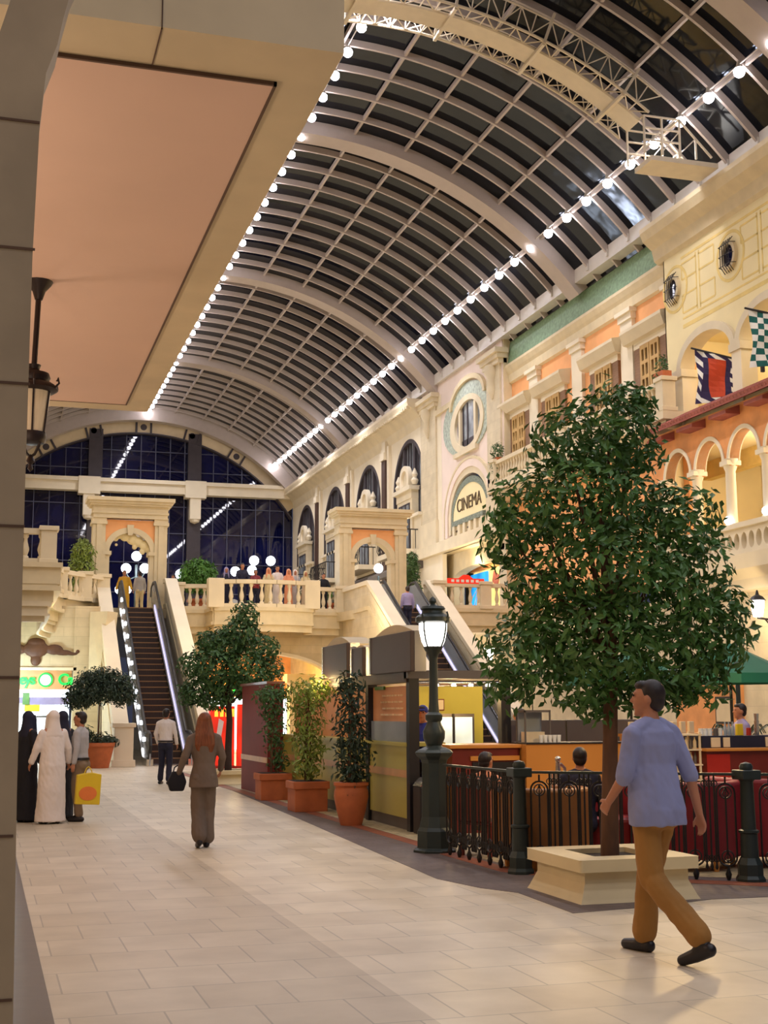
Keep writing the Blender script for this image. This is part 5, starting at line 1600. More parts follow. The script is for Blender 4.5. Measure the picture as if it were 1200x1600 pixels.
o = obj('green_bag', fuse(mb,0.012,2), M['leaf3']); o.location = (9.75,17.9,1.32); tag(o, 'crumpled pale green bag on the shelf in front of the ochre wall', 'bag')
t = thing('back_shelf', 'low shelf under the crumpled pale green bag', 'shelf', (9.3,17.8,0))
MB().box(0,1.3,0,0.4,1.2,1.25).build('board', M['orangewood'], t); MB().box(0.05,1.25,0.05,0.35,0,1.2).build('cabinet', M['paper'], t)
t = thing('framed_picture', 'dark framed picture leaning against the ochre wall panel', 'picture', (19.75,32.7,1.2))
MB().box(0,0.04,-0.42,0.42,0,0.75).build('frame', M['dark'], t); MB().box(-0.01,0.0,-0.36,0.36,0.06,0.69).build('print', M['soffitedge'], t)
# umbrellas
def umbrella(label, x, y, z, r, txt=False):
    t = thing('cafe_umbrella', label, 'umbrella', (x,y,0))
    MB().tube([(0,0,0.05),(0,0,z+0.7)],0.03,8).build('pole', M['iron'], t); MB().lathe([(0.3,0),(0.3,0.06),(0.05,0.09)],(0,0,0),12).build('base', M['iron'], t)
    bm = MB(); n = 8
    vs = [bm.bm.verts.new((r*math.cos(2*PI*i/n+PI/8), r*math.sin(2*PI*i/n+PI/8), z)) for i in range(n)]
    va = [bm.bm.verts.new((r*math.cos(2*PI*i/n+PI/8), r*math.sin(2*PI*i/n+PI/8), z-0.18)) for i in range(n)]
    ap = bm.bm.verts.new((0,0,z+0.6))
    for i in range(n):
        bm.bm.faces.new((vs[i],vs[(i+1)%n],ap)); bm.bm.faces.new((va[i],va[(i+1)%n],vs[(i+1)%n],vs[i]))
    o = bm.build('canopy', M['umbrella'], t)
    so = o.modifiers.new('s','SOLIDIFY'); so.thickness = 0.015
    if txt:
        a = PI/8+2*PI*5/8; rr = r*math.cos(PI/8)+0.02
        for kk in range(5):
            MB().box(-0.28+kk*0.12,-0.21+kk*0.12,-rr-0.02,-rr+0.02,z-0.12,z-0.06).build('white_lettering', M['white'], t)
umbrella('green canvas cafe umbrella reaching in from the right edge', 13.65, 22.3, 2.26, 1.25)
umbrella('green canvas cafe umbrella with white lettering on its valance, behind the big tree', 13.6, 26.3, 2.3, 1.4, True)
# wall lamps
def wall_lamp(label, y, z):
    t = thing('wall_lantern', label, 'lantern', (19.9,y,z))
    MB().tube([(0,0,-0.5),(-0.3,0,-0.35),(-0.75,0,-0.3)],0.03,6).tube([(0,0,-0.9),(-0.15,0,-0.7),(-0.5,0,-0.33)],0.02,6).build('bracket', M['iron'], t)
    MB().lathe([(0.12,-0.27),(0.17,0.02),(0.17,0.15)],(-0.7,0,0),12).build('lamp_glass', M['lampglass'], t, smooth=True)
    MB().lathe([(0.22,0.15),(0.14,0.25),(0.05,0.3),(0.02,0.42)],(-0.7,0,0),12).build('lamp_cap', M['iron'], t)
wall_lamp('lit wall lantern on an iron bracket at the right edge, beside the big tree', 29.9, 4.25)
t = thing('street_lamp', 'lit street lamp rising above the green umbrella at the right edge', 'street lamp', (15.6,25.2,0))
MB().lathe([(0.2,0),(0.2,0.4),(0.06,0.6),(0.05,2.3)],(0,0,0),10).build('post', M['lampgreen'], t); MB().lathe([(0.14,2.3),(0.2,2.75)],(0,0,0),14).build('lamp_glass', M['lampglass'], t, smooth=True)
MB().lathe([(0.25,2.75),(0.2,2.85),(0.05,2.95),(0.0,3.1)],(0,0,0),14).build('lamp_cap', M['lampgreen'], t)
for (y,z,lab) in ((31.6,6.75,'small uplight globe on the loggia parapet at the foot of the visible column'),(29.75,6.75,'small uplight globe on the loggia parapet near the right edge')):
    o = MB().ball((0,0,0),0.12).build('parapet_light', M['globe'], smooth=True); o.location = (19.5,y,z); tag(o, lab, 'lamp')
# flags
def flag(label, y, kind, z=12.3):
    t = thing('flag', label, 'flag', (19.9,y,z))
    MB().tube([(1.0,-1.3,-0.7),(-0.35,0.25,0.12)],0.03,8).build('flag_pole', M['iron'], t)
    MB().box(0.95,1.05,-1.36,-1.28,-0.9,-0.55).build('pole_socket', M['navy'], t)
    d = V((1.35,-1.55,-0.82)); p0 = V((-0.28,0.17,0.08))
    n, mrows = 6, 9
    bm = MB()
    ms = {'check':[M['flagwhite'],M['flaggreen']], 'tri':[M['flagdark'],M['flagwhite'],M['flagred']]}[kind]
    wd = 0.62; ht = 1.65
    G = {}
    for i in range(n+1):
        for j in range(mrows+1):
            p = p0+d*(wd*i/n)+V((0.06*math.sin(i*1.7+j*0.4),0.05*math.sin(j*0.9+i),-ht*(0.75+0.25*(1-i/n))*j/mrows))
            G[i,j] = p
    for i in range(n):
        for j in range(mrows):
            q = [G[i,j],G[i+1,j],G[i+1,j+1],G[i,j+1]]
            if kind == 'check': bm.poly(q, (i+j)%2)
            else:
                edge = i in (0,n-1) or j in (0,mrows-1)
                if edge:
                    bm.poly([q[0],q[1],q[2]], 0 if (i+j)%2 else 1); bm.poly([q[0],q[2],q[3]], 1 if (i+j)%2 else 0)
                elif i in (1,n-2): bm.poly(q, 0)
                else: bm.poly(q, 2)
    o = bm.build('cloth', ms, t)
    so = o.modifiers.new('s','SOLIDIFY'); so.thickness = 0.01
flag('navy and white triangle-bordered flag hanging in the first upper arch of the cream facade', 33.05, 'tri', 12.0)
flag('green and white checked flag at the right edge in the second upper arch', 30.15, 'check', 12.35)
# potted palm by the right wall
t = thing('potted_palm', 'small palm against the yellow stone wall at the right edge', 'plant', (15.0,24.2,0))
MB().lathe([(0.2,0),(0.28,0.5)],(0,0,0),14).build('pot', M['terra'], t)
mb = MB()
rn = random.Random(5)
for i in range(18):
    a = rn.uniform(0,2*PI); L = rn.uniform(.5,.9)
    pts = [V((0,0,.5)),V((math.cos(a)*L*.4,math.sin(a)*L*.4,1.1)),V((math.cos(a)*L*.8,math.sin(a)*L*.8,1.3)),V((math.cos(a)*L,math.sin(a)*L,1.1))]
    for j in range(3):
        A,B = pts[j],pts[j+1]; w = 0.05*(1-j/3.5); n_ = V((-math.sin(a),math.cos(a),0))*w
        mb.poly([A-n_,A+n_,B+n_*.7,B-n_*.7])
mb.build('frond', M['leaf4'], t)
# ------------------------------------------------------------------ people (local frame: facing +Y, left hand at -X)
def cap(mb, p, q, r0, r1, n=12, sy=1.0):
    """tapered capsule"""
    p, q = V(p), V(q)
    mb.tube([p+(q-p)*t for t in (0,0.25,0.5,0.75,1)], [r0+(r1-r0)*t for t in (0,0.25,0.5,0.75,1)], n)
    mb.ball(p, r0, n, 8); mb.ball(q, r1, n, 8)
def loft(mb, rings, n=20):
    """horizontal elliptical rings (x,y,z,rx,ry)"""
    bm = mb.bm
    R_ = [[bm.verts.new((x+rx*math.cos(2*PI*k/n), y+ry*math.sin(2*PI*k/n), z)) for k in range(n)] for x,y,z,rx,ry in rings]
    for i in range(len(R_)-1):
        for k in range(n): bm.faces.new([R_[i][k],R_[i][(k+1)%n],R_[i+1][(k+1)%n],R_[i+1][k]])
    bm.faces.new(R_[0][::-1]); bm.faces.new(R_[-1])
def hand(mb, w, d, side, curl=0.35, s=1.0):
    """palm, four unequal fingers with a knuckle bend, and a thumb from the side of the palm"""
    w, d = V(w), V(d).normalized()
    fwd = V((0,1,0)); ax = d.cross(fwd)
    if ax.length < 0.1: ax = V((1,0,0))
    spread = fwd-d*fwd.dot(d)
    if spread.length < 0.1: spread = V((0,0,1))
    spread.normalize()
    inn = V((-side,0,0)); inn = (inn-d*inn.dot(d)-spread*inn.dot(spread))
    if inn.length < 0.1: inn = d.cross(spread)
    inn.normalize()
    palm_end = w+d*0.085*s
    for k in (-1,0,1): cap(mb, w+d*0.02*s+spread*0.012*k*s, palm_end+spread*0.022*k*s, 0.016*s, 0.014*s, 8)
    for k, L in ((1.5,.068),(0.5,.078),(-0.5,.072),(-1.5,.056)):
        b = palm_end+spread*0.0185*k*s
        m_ = b+(d*(1-curl*0.4)+inn*curl)*L*0.5*s
        e = m_+(d*(1-curl)+inn*curl*1.5)*L*0.5*s
        cap(mb, b, m_, 0.0090*s, 0.0085*s, 7); cap(mb, m_, e, 0.0085*s, 0.0072*s, 7)
    tb = w+d*0.03*s+spread*0.028*s
    tm_ = tb+(spread*0.6+d*0.7+inn*0.3)*0.036*s
    cap(mb, tb, tm_, 0.0115*s, 0.0100*s, 7); cap(mb, tm_, tm_+(d*0.9+spread*0.15+inn*0.2)*0.03*s, 0.0100*s, 0.0080*s, 7)
def cloth(mb, vx, sm, amp=0.007):
    """fused garment with soft folds pushed into its surface"""
    me = fuse(mb, vx, sm)
    nv = len(me.vertices)
    co_ = [0.0]*(3*nv); me.vertices.foreach_get('co', co_)
    no_ = [0.0]*(3*nv); me.vertices.foreach_get('normal', no_)
    for i in range(nv):
        p = V(co_[3*i:3*i+3])
        k = noise.noise(V((p.x*13, p.y*13, p.z*4.5))) + 0.6*noise.noise(V((p.x*22+p.z*9, p.y*22, p.z*13)))
        for j in range(3): co_[3*i+j] += no_[3*i+j]*k*amp
    me.vertices.foreach_set('co', co_); me.update()
    return me
STAND = dict(legs=[(-0.09,(-.095,.015,.50),(-.10,-.01,.085)),(0.09,(.095,.015,.50),(.10,-.01,.085))],
             arms=[((-.235,-.01,1.16),(-.245,.06,.92)),((.235,-.01,1.16),(.245,.06,.92))])
def person(label, loc, rz, H=1.75, legs=None, arms=None, skin='skin', top='greyshirt', bottom='taupe', shoes='shoe', hair='hairdark', hairkind='short',
           sleeve='long', hem=0.90, robe=None, scarf=None, cap_=None, flare=0.0, wide=1.0, voxel=0.012, turn=0.0, group=None, lean=0.0, jacket=False, seated=False, lift=0.0):
    s = H/1.75
    t = thing('person', label, 'person', loc, rz, group)
    t.scale = (s*1.0, s*1.0, s)
    legs = legs or STAND['legs']
    if robe and not arms: arms = [((-.26,.0,1.17),(-.315,.08,.95)),((.26,.0,1.17),(.315,.08,.95))]
    arms = arms or STAND['arms']
    w = wide
    Ml = Matrix.Translation((0,lean,0))
    # --- body: one continuous surface
    b = MB()
    loft(b, [(0,0,.84,.12*w,.09),(0,0,.90,.158*w,.115),(0,0,.97,.158*w,.115),(0,.005+lean*.2,1.08,.132*w,.098),(0,.01+lean*.5,1.22,.150*w,.108),(0,.005+lean*.8,1.34,.165*w,.112),(0,-.005+lean,1.42,.15*w,.09),(0,-.005+lean,1.47,.075,.065)])
    for sx in (-1,1): b.ball((sx*.075*w,-.05,.90),(.085,.085,.09))
    cap(b, (0,-.01+lean,1.45), (0,.012+lean,1.57), .058, .052)
    hc = V((0,.02+lean,1.635))
    hm = Matrix.Translation(hc) @ Matrix.Rotation(turn,4,'Z')
    h = MB()
    h.ball((0,-.008,.015),(.076,.096,.102),16,12); h.ball((0,.035,-.065),(.052,.055,.055),12,8); h.ball((0,.055,-.03),(.05,.04,.06),12,8)
    h.ball((0,.099,-.012),(.013,.022,.014),8,6); h.tube([(0,.088,.025),(0,.098,.0)],[.008,.011],8)
    h.ball((0,.085,-.055),(.024,.014,.012),8,6); h.ball((0,.075,-.098),(.024,.018,.018),8,6)
    for sx in (-1,1):
        h.ball((sx*.078,-.01,-.005),(.010,.02,.031),8,6); h.ball((sx*.03,.080,.038),(.022,.012,.010),8,6)
    bmesh.ops.transform(h.bm, matrix=hm, verts=h.bm.verts)
    tmpm = bpy.data.meshes.new('tmp'); h.bm.to_mesh(tmpm); h.bm.free(); b.bm.from_mesh(tmpm); bpy.data.meshes.remove(tmpm)
    for i,(el,wr) in enumerate(arms):
        sx = -1 if i == 0 else 1
        sh = V((sx*.178*w,-.005+lean,1.405))
        b.ball(sh,(.055,.055,.055)); cap(b, (sx*.05,-.012+lean,1.475), sh+V((0,0,.008)), .045, .042); cap(b, sh, el, .05, .041); cap(b, el, wr, .039, .027)
        hand(b, wr, V(wr)-V(el), sx)
    feet = []
    for i,(hx,kn,an) in enumerate(legs):
        cap(b, (hx,0,.89), kn, .083, .056); cap(b, kn, V(kn)*0.62+V(an)*0.38+V((0,-.012,0)), .052, .054); cap(b, V(kn)*0.62+V(an)*0.38+V((0,-.012,0)), an, .054, .036)
        an = V(an); d = V((0,1,0)); drop = an.z-0.085
        tz = 0.03 if drop < 0.16 else 0.03+drop*0.25
        toe = V((an.x*1.1, an.y+.155, tz)); heel = V((an.x, an.y-.045, an.z-.045))
        feet.append((heel,toe,an))
        cap(b, heel, (toe+heel)/2+V((0,0,.005)), .034, .036); cap(b, (toe+heel)/2+V((0,0,.005)), toe, .036, .026); cap(b, an, (toe+heel)/2, .036, .034)
    obj('body', fuse(b, voxel, 2), M[skin], t)
    # --- face details
    if not scarf or scarf[1] == 'open':
        pass
    for nm, dx, dz, r, m_ in (('eye',-.031,.022,.0085,'hairdark'),('eye',.031,.022,.0085,'hairdark')):
        e = MB().ball((dx,.088,dz),(r*1.4,r*0.6,r),8,6); bmesh.ops.transform(e.bm, matrix=hm, verts=e.bm.verts); e.build(nm, M[m_], t, smooth=True)
    e = MB().ball((0,.099,-.056),(.022,.004,.004),8,6); bmesh.ops.transform(e.bm, matrix=hm, verts=e.bm.verts); e.build('mouth', M['redwood'], t, smooth=True)
    # --- hair
    def headpart(name, fn, m_, vx=0.008):
        q = MB(); fn(q); bmesh.ops.transform(q.bm, matrix=hm, verts=q.bm.verts)
        return obj(name, fuse(q, vx, 2), M[m_], t)
    if hair and not scarf:
        if hairkind == 'short':
            def f(q):
                q.ball((0,-.028,.035),(.084,.092,.094),16,12); q.ball((0,-.05,-.02),(.076,.062,.07),14,10); q.ball((0,.03,.085),(.062,.055,.036),12,8)
            headpart('hair', f, hair)
        else:
            def f(q):
                q.ball((0,-.03,.035),(.09,.096,.096),16,12); q.ball((0,.02,.08),(.07,.06,.042),12,8)
                loft(q, [(0,-.10,-.42,.06,.025),(0,-.10,-.40,.105,.035),(0,-.105,-.30,.135,.045),(0,-.085,-.18,.13,.06),(0,-.05,-.08,.108,.08),(0,-.03,.03,.092,.09)])
                for sx in (-1,1): loft(q, [(sx*.10,-.03,-.30,.03,.03),(sx*.10,-.01,-.18,.035,.05),(sx*.085,.0,-.03,.025,.06),(sx*.06,.0,.06,.03,.06)])
            headpart('hair', f, hair)
    if cap_:
        def f(q):
            q.ball((0,-.012,.055),(.088,.102,.082),16,12); loft(q, [(0,.11,.05,.07,.06),(0,.11,.062,.065,.055)])
        headpart('cap', f, cap_)
    if scarf:
        def f(q):
            q.ball((0,-.028,.035),(.094,.098,.105),16,12); q.ball((0,-.045,-.05),(.094,.075,.10),14,10)
            loft(q, [(0,-.05,-.36,.17*w,.085),(0,-.05,-.26,.16*w,.10),(0,-.045,-.15,.115,.09),(0,-.04,-.05,.095,.08),(0,-.03,.03,.09,.09)])
            for sx in (-1,1): loft(q, [(sx*.09,.05,-.34,.04,.03),(sx*.088,.035,-.17,.03,.05),(sx*.080,.03,.0,.022,.05),(sx*.06,.02,.07,.03,.05)])
            if scarf[1] == 'closed': q.ball((0,.03,-.09),(.08,.06,.07),12,8)
        headpart('headscarf', f, scarf[0], 0.010)
        if scarf[1] == 'agal':
            pass
    # --- clothes
    if robe:
        q = MB()
        loft(q, [(0,0,.035,.25*w,.19),(0,0,.20,.235*w,.175),(0,-.01,.5,.225*w,.175),(0,-.015,.9,.212*w,.172),(0,-.005,1.1,.19*w,.148),(0,lean,1.32,.192*w,.132),(0,lean,1.42,.165*w,.105),(0,lean,1.485,.08,.075)])
        for k in range(7):
            a = 2*PI*k/7+0.3
            cap(q, (.215*w*math.cos(a),.155*math.sin(a),.06),(.17*w*math.cos(a),.115*math.sin(a),.95),.035,.012,8)
        for i,(el,wr) in enumerate(arms):
            sx = -1 if i == 0 else 1
            sh = V((sx*.178*w,-.005+lean,1.405)); q.ball(sh,(.072,.07,.068)); wr2 = V(el)+(V(wr)-V(el))*0.92
            cap(q, sh, el, .070, .062); cap(q, el, wr2, .060, .056)
        obj('robe', cloth(q, voxel*1.1, 3, 0.009), M[robe], t)
    else:
        q = MB()
        a_ = .012
        rings = [(0,-.015,hem,.176*w+a_,.128+a_),(0,0,.97,.168*w+a_,.122+a_),(0,.005+lean*.2,1.08,.15*w+a_,.112+a_),(0,.01+lean*.5,1.22,.162*w+a_,.118+a_),(0,.005+lean*.8,1.34,.175*w+a_,.12+a_),(0,-.005+lean,1.42,.155*w+a_,.095+a_),(0,-.005+lean,1.485,.068,.066)]
        if hem < .88: rings = [(0,-.03,hem,.20*w,.160),(0,-.03,.93,.196*w,.158)]+[(0,-.01,1.06,.180*w,.140)]+rings[3:]
        if jacket: rings = [(0,-.01,hem-.02,.205*w,.165),(0,-.01,hem+.08,.195*w,.155)]+[(0,0,1.09,.148*w,.118)]+rings[3:]
        loft(q, rings)
        q.lathe([(.062,0),(.06,.03)],(0,.0+lean,1.475),14)
        for i,(el,wr) in enumerate(arms):
            sx = -1 if i == 0 else 1
            sh = V((sx*.178*w,-.005+lean,1.405)); q.ball(sh,(.066,.066,.064)); cap(q, (sx*.05,-.012+lean,1.475), sh+V((0,0,.012)), .052, .052)
            if sleeve == 'long':
                cap(q, sh, el, .063, .054); cap(q, el, V(el)+(V(wr)-V(el))*0.94, .052, .042)
            elif sleeve == 'rolled':
                cap(q, sh, el, .064, .056); cap(q, el, V(el)+(V(wr)-V(el))*0.12, .055, .052)
            else:
                cap(q, sh, V(sh)+(V(el)-V(sh))*0.75, .066, .062)
        obj('jacket' if jacket else 'shirt', cloth(q, voxel*1.05, 2, 0.006 if jacket else 0.009), M[top], t)
        q = MB()
        loft(q, [(0,0,.80,.125*w,.10),(0,0,.90,.172*w,.13),(0,0,.97,.170*w,.126),(0,0,1.03,.158*w,.116)])
        for sx in (-1,1): q.ball((sx*.078*w,-.052,.90),(.094,.094,.10))
        for i,(hx,kn,an) in enumerate(legs):
            an = V(an); kn = V(kn)
            cap(q, (hx,0,.89), kn, .098, .072+flare*.5)
            cap(q, kn, an+(kn-an)*0.10+V((0,-.008,0)), .072+flare*.5, .066+flare)
        obj('trousers', cloth(q, voxel*1.05, 2, 0.008), M[bottom], t)
        if not jacket and hem > 0.94:
            loft_ = MB(); loft(loft_, [(0,-.004,.975,.190*w,.146),(0,-.004,1.015,.186*w,.142)]); loft_.build('belt', M['shoe'], t, smooth=True, sharp=50)
    for heel, toe, an in feet:
        q = MB(); mid = (toe+heel)/2
        cap(q, heel+V((0,0,.0)), mid, .043, .044); cap(q, mid, toe, .044, .035); cap(q, an+V((0,0,-.02)), mid, .044, .042)
        bmesh.ops.bisect_plane(q.bm, geom=q.bm.verts[:]+q.bm.edges[:]+q.bm.faces[:], plane_co=(0,0,-10), plane_no=(0,0,1))
        obj('shoe', fuse(q, voxel*0.9, 2), M[shoes], t)
    return t

person('man in light blue shirt and khaki trousers walking past the tree planter', (4.29,8.02,0.0), 0.40, 1.79,
       legs=[(-.09,(-.10,-.04,.50),(-.09,-.42,.16)),(.09,(.095,.14,.50),(.095,.20,.085))],
       arms=[((-.25,.02,1.15),(-.20,.20,.98)),((.25,-.10,1.16),(.26,-.16,.90))],
       top='shirtblue', bottom='khaki', sleeve='rolled', hem=.83, wide=1.12, voxel=.0085, turn=0.55, flare=.012)
person('woman with long auburn hair in a grey trouser suit walking away', (2.57,16.0,0.0), -0.05, 1.58,
       legs=[(-.08,(-.075,.02,.49),(-.06,-.14,.13)),(.08,(.07,.07,.49),(.05,.03,.085))],
       arms=[((-.26,-.06,1.18),(-.33,.02,.96)),((.24,-.03,1.17),(.24,.14,1.0))],
       top='suit', bottom='suit', hair='hairred', hairkind='long', hem=.80, jacket=True, flare=.035, wide=.98, voxel=.0115)
t = thing('handbag', 'black handbag hanging from the hand of the grey-suited woman', 'bag', (2.26,16.04,0.66))
t.scale = (0.85,0.9,0.9)
q = MB()
q.prism([(-.10,-.03,0.0),(.09,-.03,0.0),(.13,-.03,.12),(.08,-.03,.25),(-.07,-.03,.26),(-.14,-.03,.12)],(0,.09,0))
o = q.build('bag_body', M['blackcloth'], t, smooth=True, bevel=0.02)
MB().tube([(-.06,.015,.24),(-.04,.015,.31),(.0,.015,.335),(.04,.015,.31),(.06,.015,.24)],.010,6).build('handle', M['blackcloth'], t, smooth=True)
person('man in white shirt and dark trousers standing at the foot of the left escalator', (3.95,30.0,0.0), -0.5, 1.66,
       legs=[(-.09,(-.10,.04,.50),(-.14,.06,.085)),(.09,(.10,.0,.50),(.13,-.10,.085))],
       arms=[((-.25,.0,1.17),(-.24,.12,.95)),((.24,.0,1.17),(.25,.08,.93))], top='whitecloth', bottom='navy', hem=.96, voxel=.013)
person('person in a black abaya and headscarf at the left edge beside the near pier', (0.66,20.55,0.0), -1.1, 1.60, robe='blackcloth', scarf=('navy','open'), voxel=.013, shoes='shoe', turn=0.2)
person('man in a white robe and white headscarf seen from behind at the left', (1.0,20.1,0.0), 0.35, 1.61, robe='whitecloth', scarf=('whitecloth','agal'), voxel=.012,)
person('person in a black robe mostly hidden between the white-robed man and the grey-shirted man', (1.18,21.0,0.0), 0.6, 1.60, robe='blackcloth', scarf=('navy','open'), voxel=.015)
person('man in grey shirt and taupe trousers carrying a yellow bag at the left', (1.42,20.42,0.0), 1.15, 1.60,
       legs=[(-.09,(-.11,.02,.50),(-.13,-.06,.085)),(.09,(.10,.03,.50),(.11,.06,.085))],
       arms=[((-.25,-.03,1.17),(-.28,-.0,.93)),((.25,.0,1.17),(.24,.08,.94))], top='greyshirt', bottom='taupe', hem=.965, wide=1.06, voxel=.012)
t = thing('shopping_bag', 'yellow plastic shopping bag with an orange print, carried by the grey-shirted man', 'bag', (1.53,20.05,0.25), 0.15)
q = MB(); q.prism([(-.19,0,0.02),(.17,0,0.0),(.19,0,.44),(.06,0,.47),(-.06,0,.46),(-.17,0,.44)],(0,.09,0)); q.build('bag_body', M['yellowbag'], t, bevel=0.012)
plate('print', ellipse(-.01,.17,.13,.10,20), [], .012, frame_F(-.004), M['orangeprint'], t)
MB().tube([(-.06,.045,.45),(-.03,.045,.53),(.0,.045,.555),(.03,.045,.53),(.06,.045,.46)],.008,6).build('handle', M['yellowbag'], t, smooth=True)
person('kiosk worker in dark blue with a blue cap behind the lamp post', (6.0,17.95,0.0), 2.6, 1.66, top='bluecap', bottom='navy', cap_='bluecap', voxel=.014,
       arms=[((-.26,.06,1.18),(-.20,.28,1.14)),((.26,.06,1.18),(.20,.28,1.14))])
# rider on the right escalator, standing on a step
k_ = 21
person('man in lilac shirt and dark trousers riding up the right escalator', (14.72,38.6+8.9*(k_+0.55)/27,ZF*(k_+1)/27), 0.0, 1.66, top='lilac', bottom='navy', hem=.96, voxel=.016,
       legs=[(-.08,(-.085,.02,.50),(-.09,-.03,.085)),(.08,(.085,.02,.50),(.09,-.03,.085))])
person('person in golden-yellow clothes at the head of the left escalator', (5.1,51.9,ZF), 2.9, 1.62, robe='yellowcloth', hair='hairdark', voxel=.018)
person('person in pale clothes beside the golden-yellow one at the left escalator head', (5.72,52.1,ZF), 0.2, 1.62, top='greyshirt', bottom='beigecloth', hem=.9, voxel=.018)
# people leaning on the balcony (from left to right)
LEAN = [((-.25,.10,1.15),(-.16,.28,1.06)),((.25,.10,1.15),(.16,.28,1.06))]
def bp(px): return px
BAL = [('person in a blue-violet headscarf, leftmost on the bowed balcony', 8.75, dict(robe='navy', scarf=('lilac','open')), 1.60),
       ('man in dark shirt beside the left globe light on the bowed balcony', 9.28, dict(top='navy', bottom='navy'), 1.72),
       ('person in dark red behind the bowed balcony, beside the low globe', 9.85, dict(top='sofared', bottom='navy'), 1.52),
       ('person with reddish headscarf and olive clothes on the bowed balcony', 10.28, dict(robe='beigecloth', scarf=('pinkcloth','open')), 1.56),
       ('man in white robe, bareheaded, taking a photo from the bowed balcony', 10.72, dict(robe='whitecloth'), 1.70),
       ('person in salmon headscarf on the bowed balcony', 11.10, dict(robe='pinkcloth', scarf=('pinkcloth','open')), 1.55),
       ('person in white headscarf and grey robe on the bowed balcony', 11.47, dict(robe='greyshirt', scarf=('whitecloth','open')), 1.58),
       ('person in cream robe and scarf, rightmost on the bowed balcony', 11.84, dict(robe='beigecloth', scarf=('beigecloth','open')), 1.52)]
for lab, x, kw, H in BAL:
    y = 49.0-0.45*(1-((x-10.05)/1.85)**2)+(0.74 if BAL.index((lab,x,kw,H)) % 2 else 1.1)
    if 'robe' in kw: kw['wide'] = .8
    person(lab, (x,y,ZF+0.02), PI, H, arms=LEAN, voxel=.018, **kw)
person('man in a black suit standing at the short balustrade right of the bowed balcony', (12.95,51.25,ZF), PI+0.1, 1.64, top='blackcloth', bottom='blackcloth', arms=LEAN, voxel=.018, jacket=True, hem=.8)
person('person in salmon top beside the small globe lamp left of the round bush', (7.0,51.9,ZF), PI, 1.5, top='pinkcloth', bottom='taupe', voxel=.018)
# cafe guests
SIT = [(-.09,(-.11,.40,.88),(-.11,.42,.46)),(.09,(.11,.40,.88),(.11,.42,.46))]
person('guest in lilac-blue shirt standing at the right edge beyond the cafe counter', (11.05,17.8,0.0), 1.4, 1.68, top='lilac', bottom='navy', voxel=.014)
person('guest in dark clothes with dark hair behind the grey screen, left of the tree trunk', (8.1,19.4,0.0), 1.2, 1.62, top='navy', bottom='navy', voxel=.015)
person('guest in dark clothes seated in the armchair behind the fence', (6.1,13.0,-0.42), -0.4, 1.62, legs=SIT, top='navy', bottom='navy', voxel=.014)
person('guest in pink shirt seated behind the first fence post', (5.45,14.1,-0.45), -1.0, 1.58, legs=SIT, top='pinkcloth', bottom='taupe', hair='hairdark', voxel=.014)
t = thing('side_chair', 'dark chair under the guest in pink behind the first fence post', 'chair', (5.45,14.1,0), -1.0)
MB().box(-.22,.22,-.22,.24,.34,.38).build('seat', M['redwood'], t, bevel=0.01)
MB().box(-.22,.22,-.25,-.21,.38,.85).build('backrest', M['redwood'], t, bevel=0.01)
for sx in (-1,1):
    for sy in (-1,1): MB().box(sx*.19-.02,sx*.19+.02,sy*.2-.02,sy*.2+.02,0,.34).build('leg', M['redwood'], t)
# ------------------------------------------------------------------ lights
def point(name, loc, e, rgb, r=0.15):
    l = bpy.data.lights.new(name, 'POINT'); l.energy = e; l.color = lin(rgb); l.shadow_soft_size = r
    o = bpy.data.objects.new(name, l); COL.objects.link(o); o.location = loc
    return o
def area(name, loc, rot, sx, sy, e, rgb):
    l = bpy.data.lights.new(name, 'AREA'); l.shape = 'RECTANGLE'; l.size = sx; l.size_y = sy; l.energy = e; l.color = lin(rgb)
    o = bpy.data.objects.new(name, l); COL.objects.link(o); o.location = loc; o.rotation_euler = rot
    return o
cool = (250,247,255)
warm = (255,236,208)
def spot(name, loc, e, rgb, ang=150, r=0.3):
    l = bpy.data.lights.new(name, 'SPOT'); l.energy = e; l.color = lin(rgb); l.shadow_soft_size = r
    l.spot_size = math.radians(ang); l.spot_blend = 0.6
    o = bpy.data.objects.new(name, l); COL.objects.link(o); o.location = loc
    return o
for (x,z) in (lr, lc, (2*XC-lr[0], lr[1])):
    for y in (-10, -3, 4, 11, 18, 25, 32, 39, 46, 53, 60, 67, 74, 81):
        o = spot('roof_light', (x, y, z-0.3), 1080 if abs(x-XC) < 2 else 560, cool)
        o.rotation_euler = (0, math.radians(22 if x > XC+2 else -22 if x < XC-2 else 0), 0)
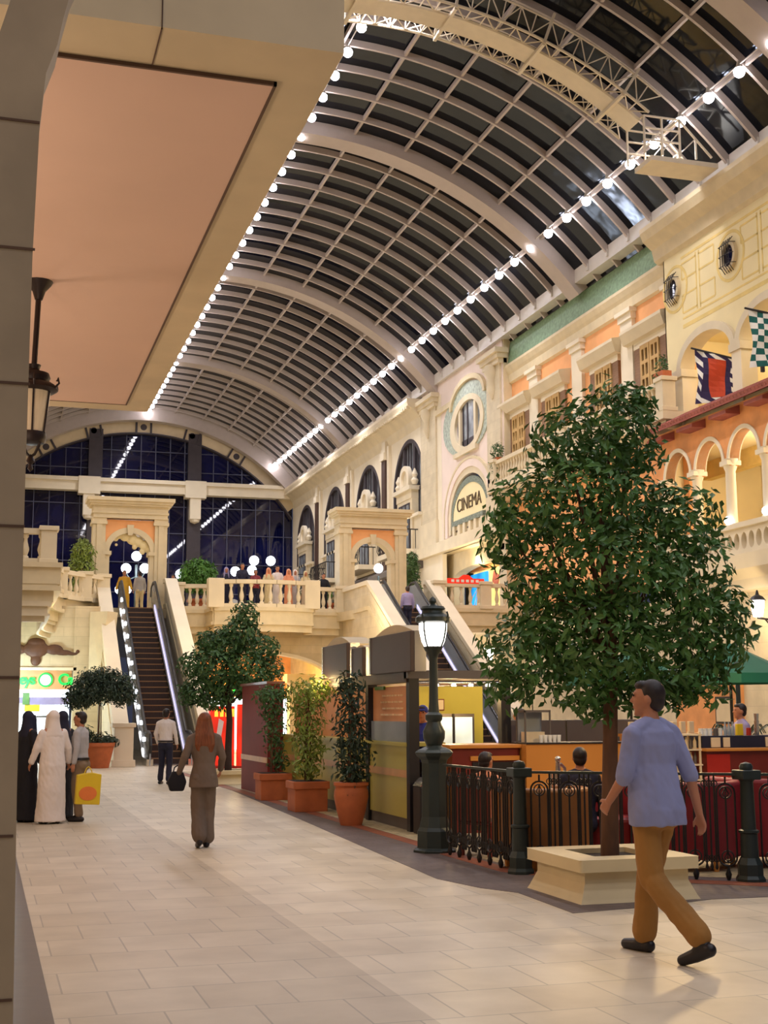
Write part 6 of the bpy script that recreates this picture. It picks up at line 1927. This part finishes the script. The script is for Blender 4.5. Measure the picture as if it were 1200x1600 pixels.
# lamps and lit rooms that the place shows, then added cafe fill
point('lamp_light', (5.02,14.62,2.47), 40, (255,240,220), 0.16)
for x,y,z in ((5.98,56,7.4),(11.2,56,7.6),(16.68,56,7.9)): point('globe_light', (x,y-0.5,z), 120, (235,240,255), 0.3)
point('pendant_light', (19.3,49.3,3.4), 150, (255,240,215), 0.2)
point('wall_lamp_light', (19.0,29.9,4.0), 150, (255,225,170), 0.2)
point('loggia_light', (21.5,31.0,8.6), 260, warm, 0.3)
point('loggia_light', (21.5,26.5,8.6), 260, warm, 0.3)
point('arcade_light', (21.2,32.8,12.6), 70, warm, 0.3)
point('arcade_light', (21.2,29.6,12.6), 70, warm, 0.3)
point('passage_light', (10.0,54,4.3), 600, (255,215,120), 0.4)
point('passage_light', (19.0,51.5,4.4), 300, (255,236,200), 0.4)
point('shop_light', (1.0,44.8,2.4), 250, (220,245,255), 0.3)
point('shop_light', (20.5,53.5,8.0), 200, (255,235,190), 0.3)
for x,y,z,e in ((6.6,18.5,1.85,45),(6.3,22,1.85,60),(5.3,21.2,2.05,18),(8.5,18.5,2.6,90),(11.5,19.5,2.6,120),(7.5,13.5,2.5,110),(5.9,11.9,2.4,25)):
    point('cafe_fill', (x,y,z), e, (255,214,150), 0.12)  # added fill points brightening kiosk and armchairs, no fittings
# cornice floods washing the right facades
for y in (26,32,38,44,52,60,68,76,84):
    point('facade_flood', (16.6,y,9.0), 52, warm, 0.4)
for y in (44,):
    for x in (5.4,10,15): point('bridge_fill', (x,y-2,8.5), 90, warm, 0.4)  # added fill points in front of the bridge, no fittings
for y in (9,13,17): point('canopy_fill', (-1.2,y,3.8), 85, (255,226,200), 0.3)  # added fill under the canopy to brighten its soffit, no visible source
point('canopy_fill', (0.8,-4,4.5), 130, (255,232,208), 0.4)  # one more added fill point, unseen behind the camera
w = bpy.data.worlds.new('night'); S.world = w; w.use_nodes = True
bg = w.node_tree.nodes['Background']; bg.inputs[0].default_value = (0.10,0.11,0.18,1); bg.inputs[1].default_value = 0.35
S.view_settings.view_transform = 'Standard'; S.view_settings.look = 'None'; S.view_settings.gamma = 1.0
S.view_settings.use_curve_mapping = False
S.view_settings.exposure = 0.0
try:
    S.cycles.use_denoising = True
    S.cycles.max_bounces = 6; S.cycles.diffuse_bounces = 3; S.cycles.glossy_bounces = 3; S.cycles.transmission_bounces = 2
    S.cycles.sample_clamp_indirect = 6.0
    S.cycles.use_light_tree = True
except Exception: pass

for x in (8.6,12.2): point('bridge_fill', (x,44.5,5.0), 150, (255,232,192), 0.4)  # added fill to brighten the stone wall below the balcony
point('bridge_fill', (2.2,43.0,4.0), 60, (255,228,176), 0.3)  # added fill point near the left shop wall
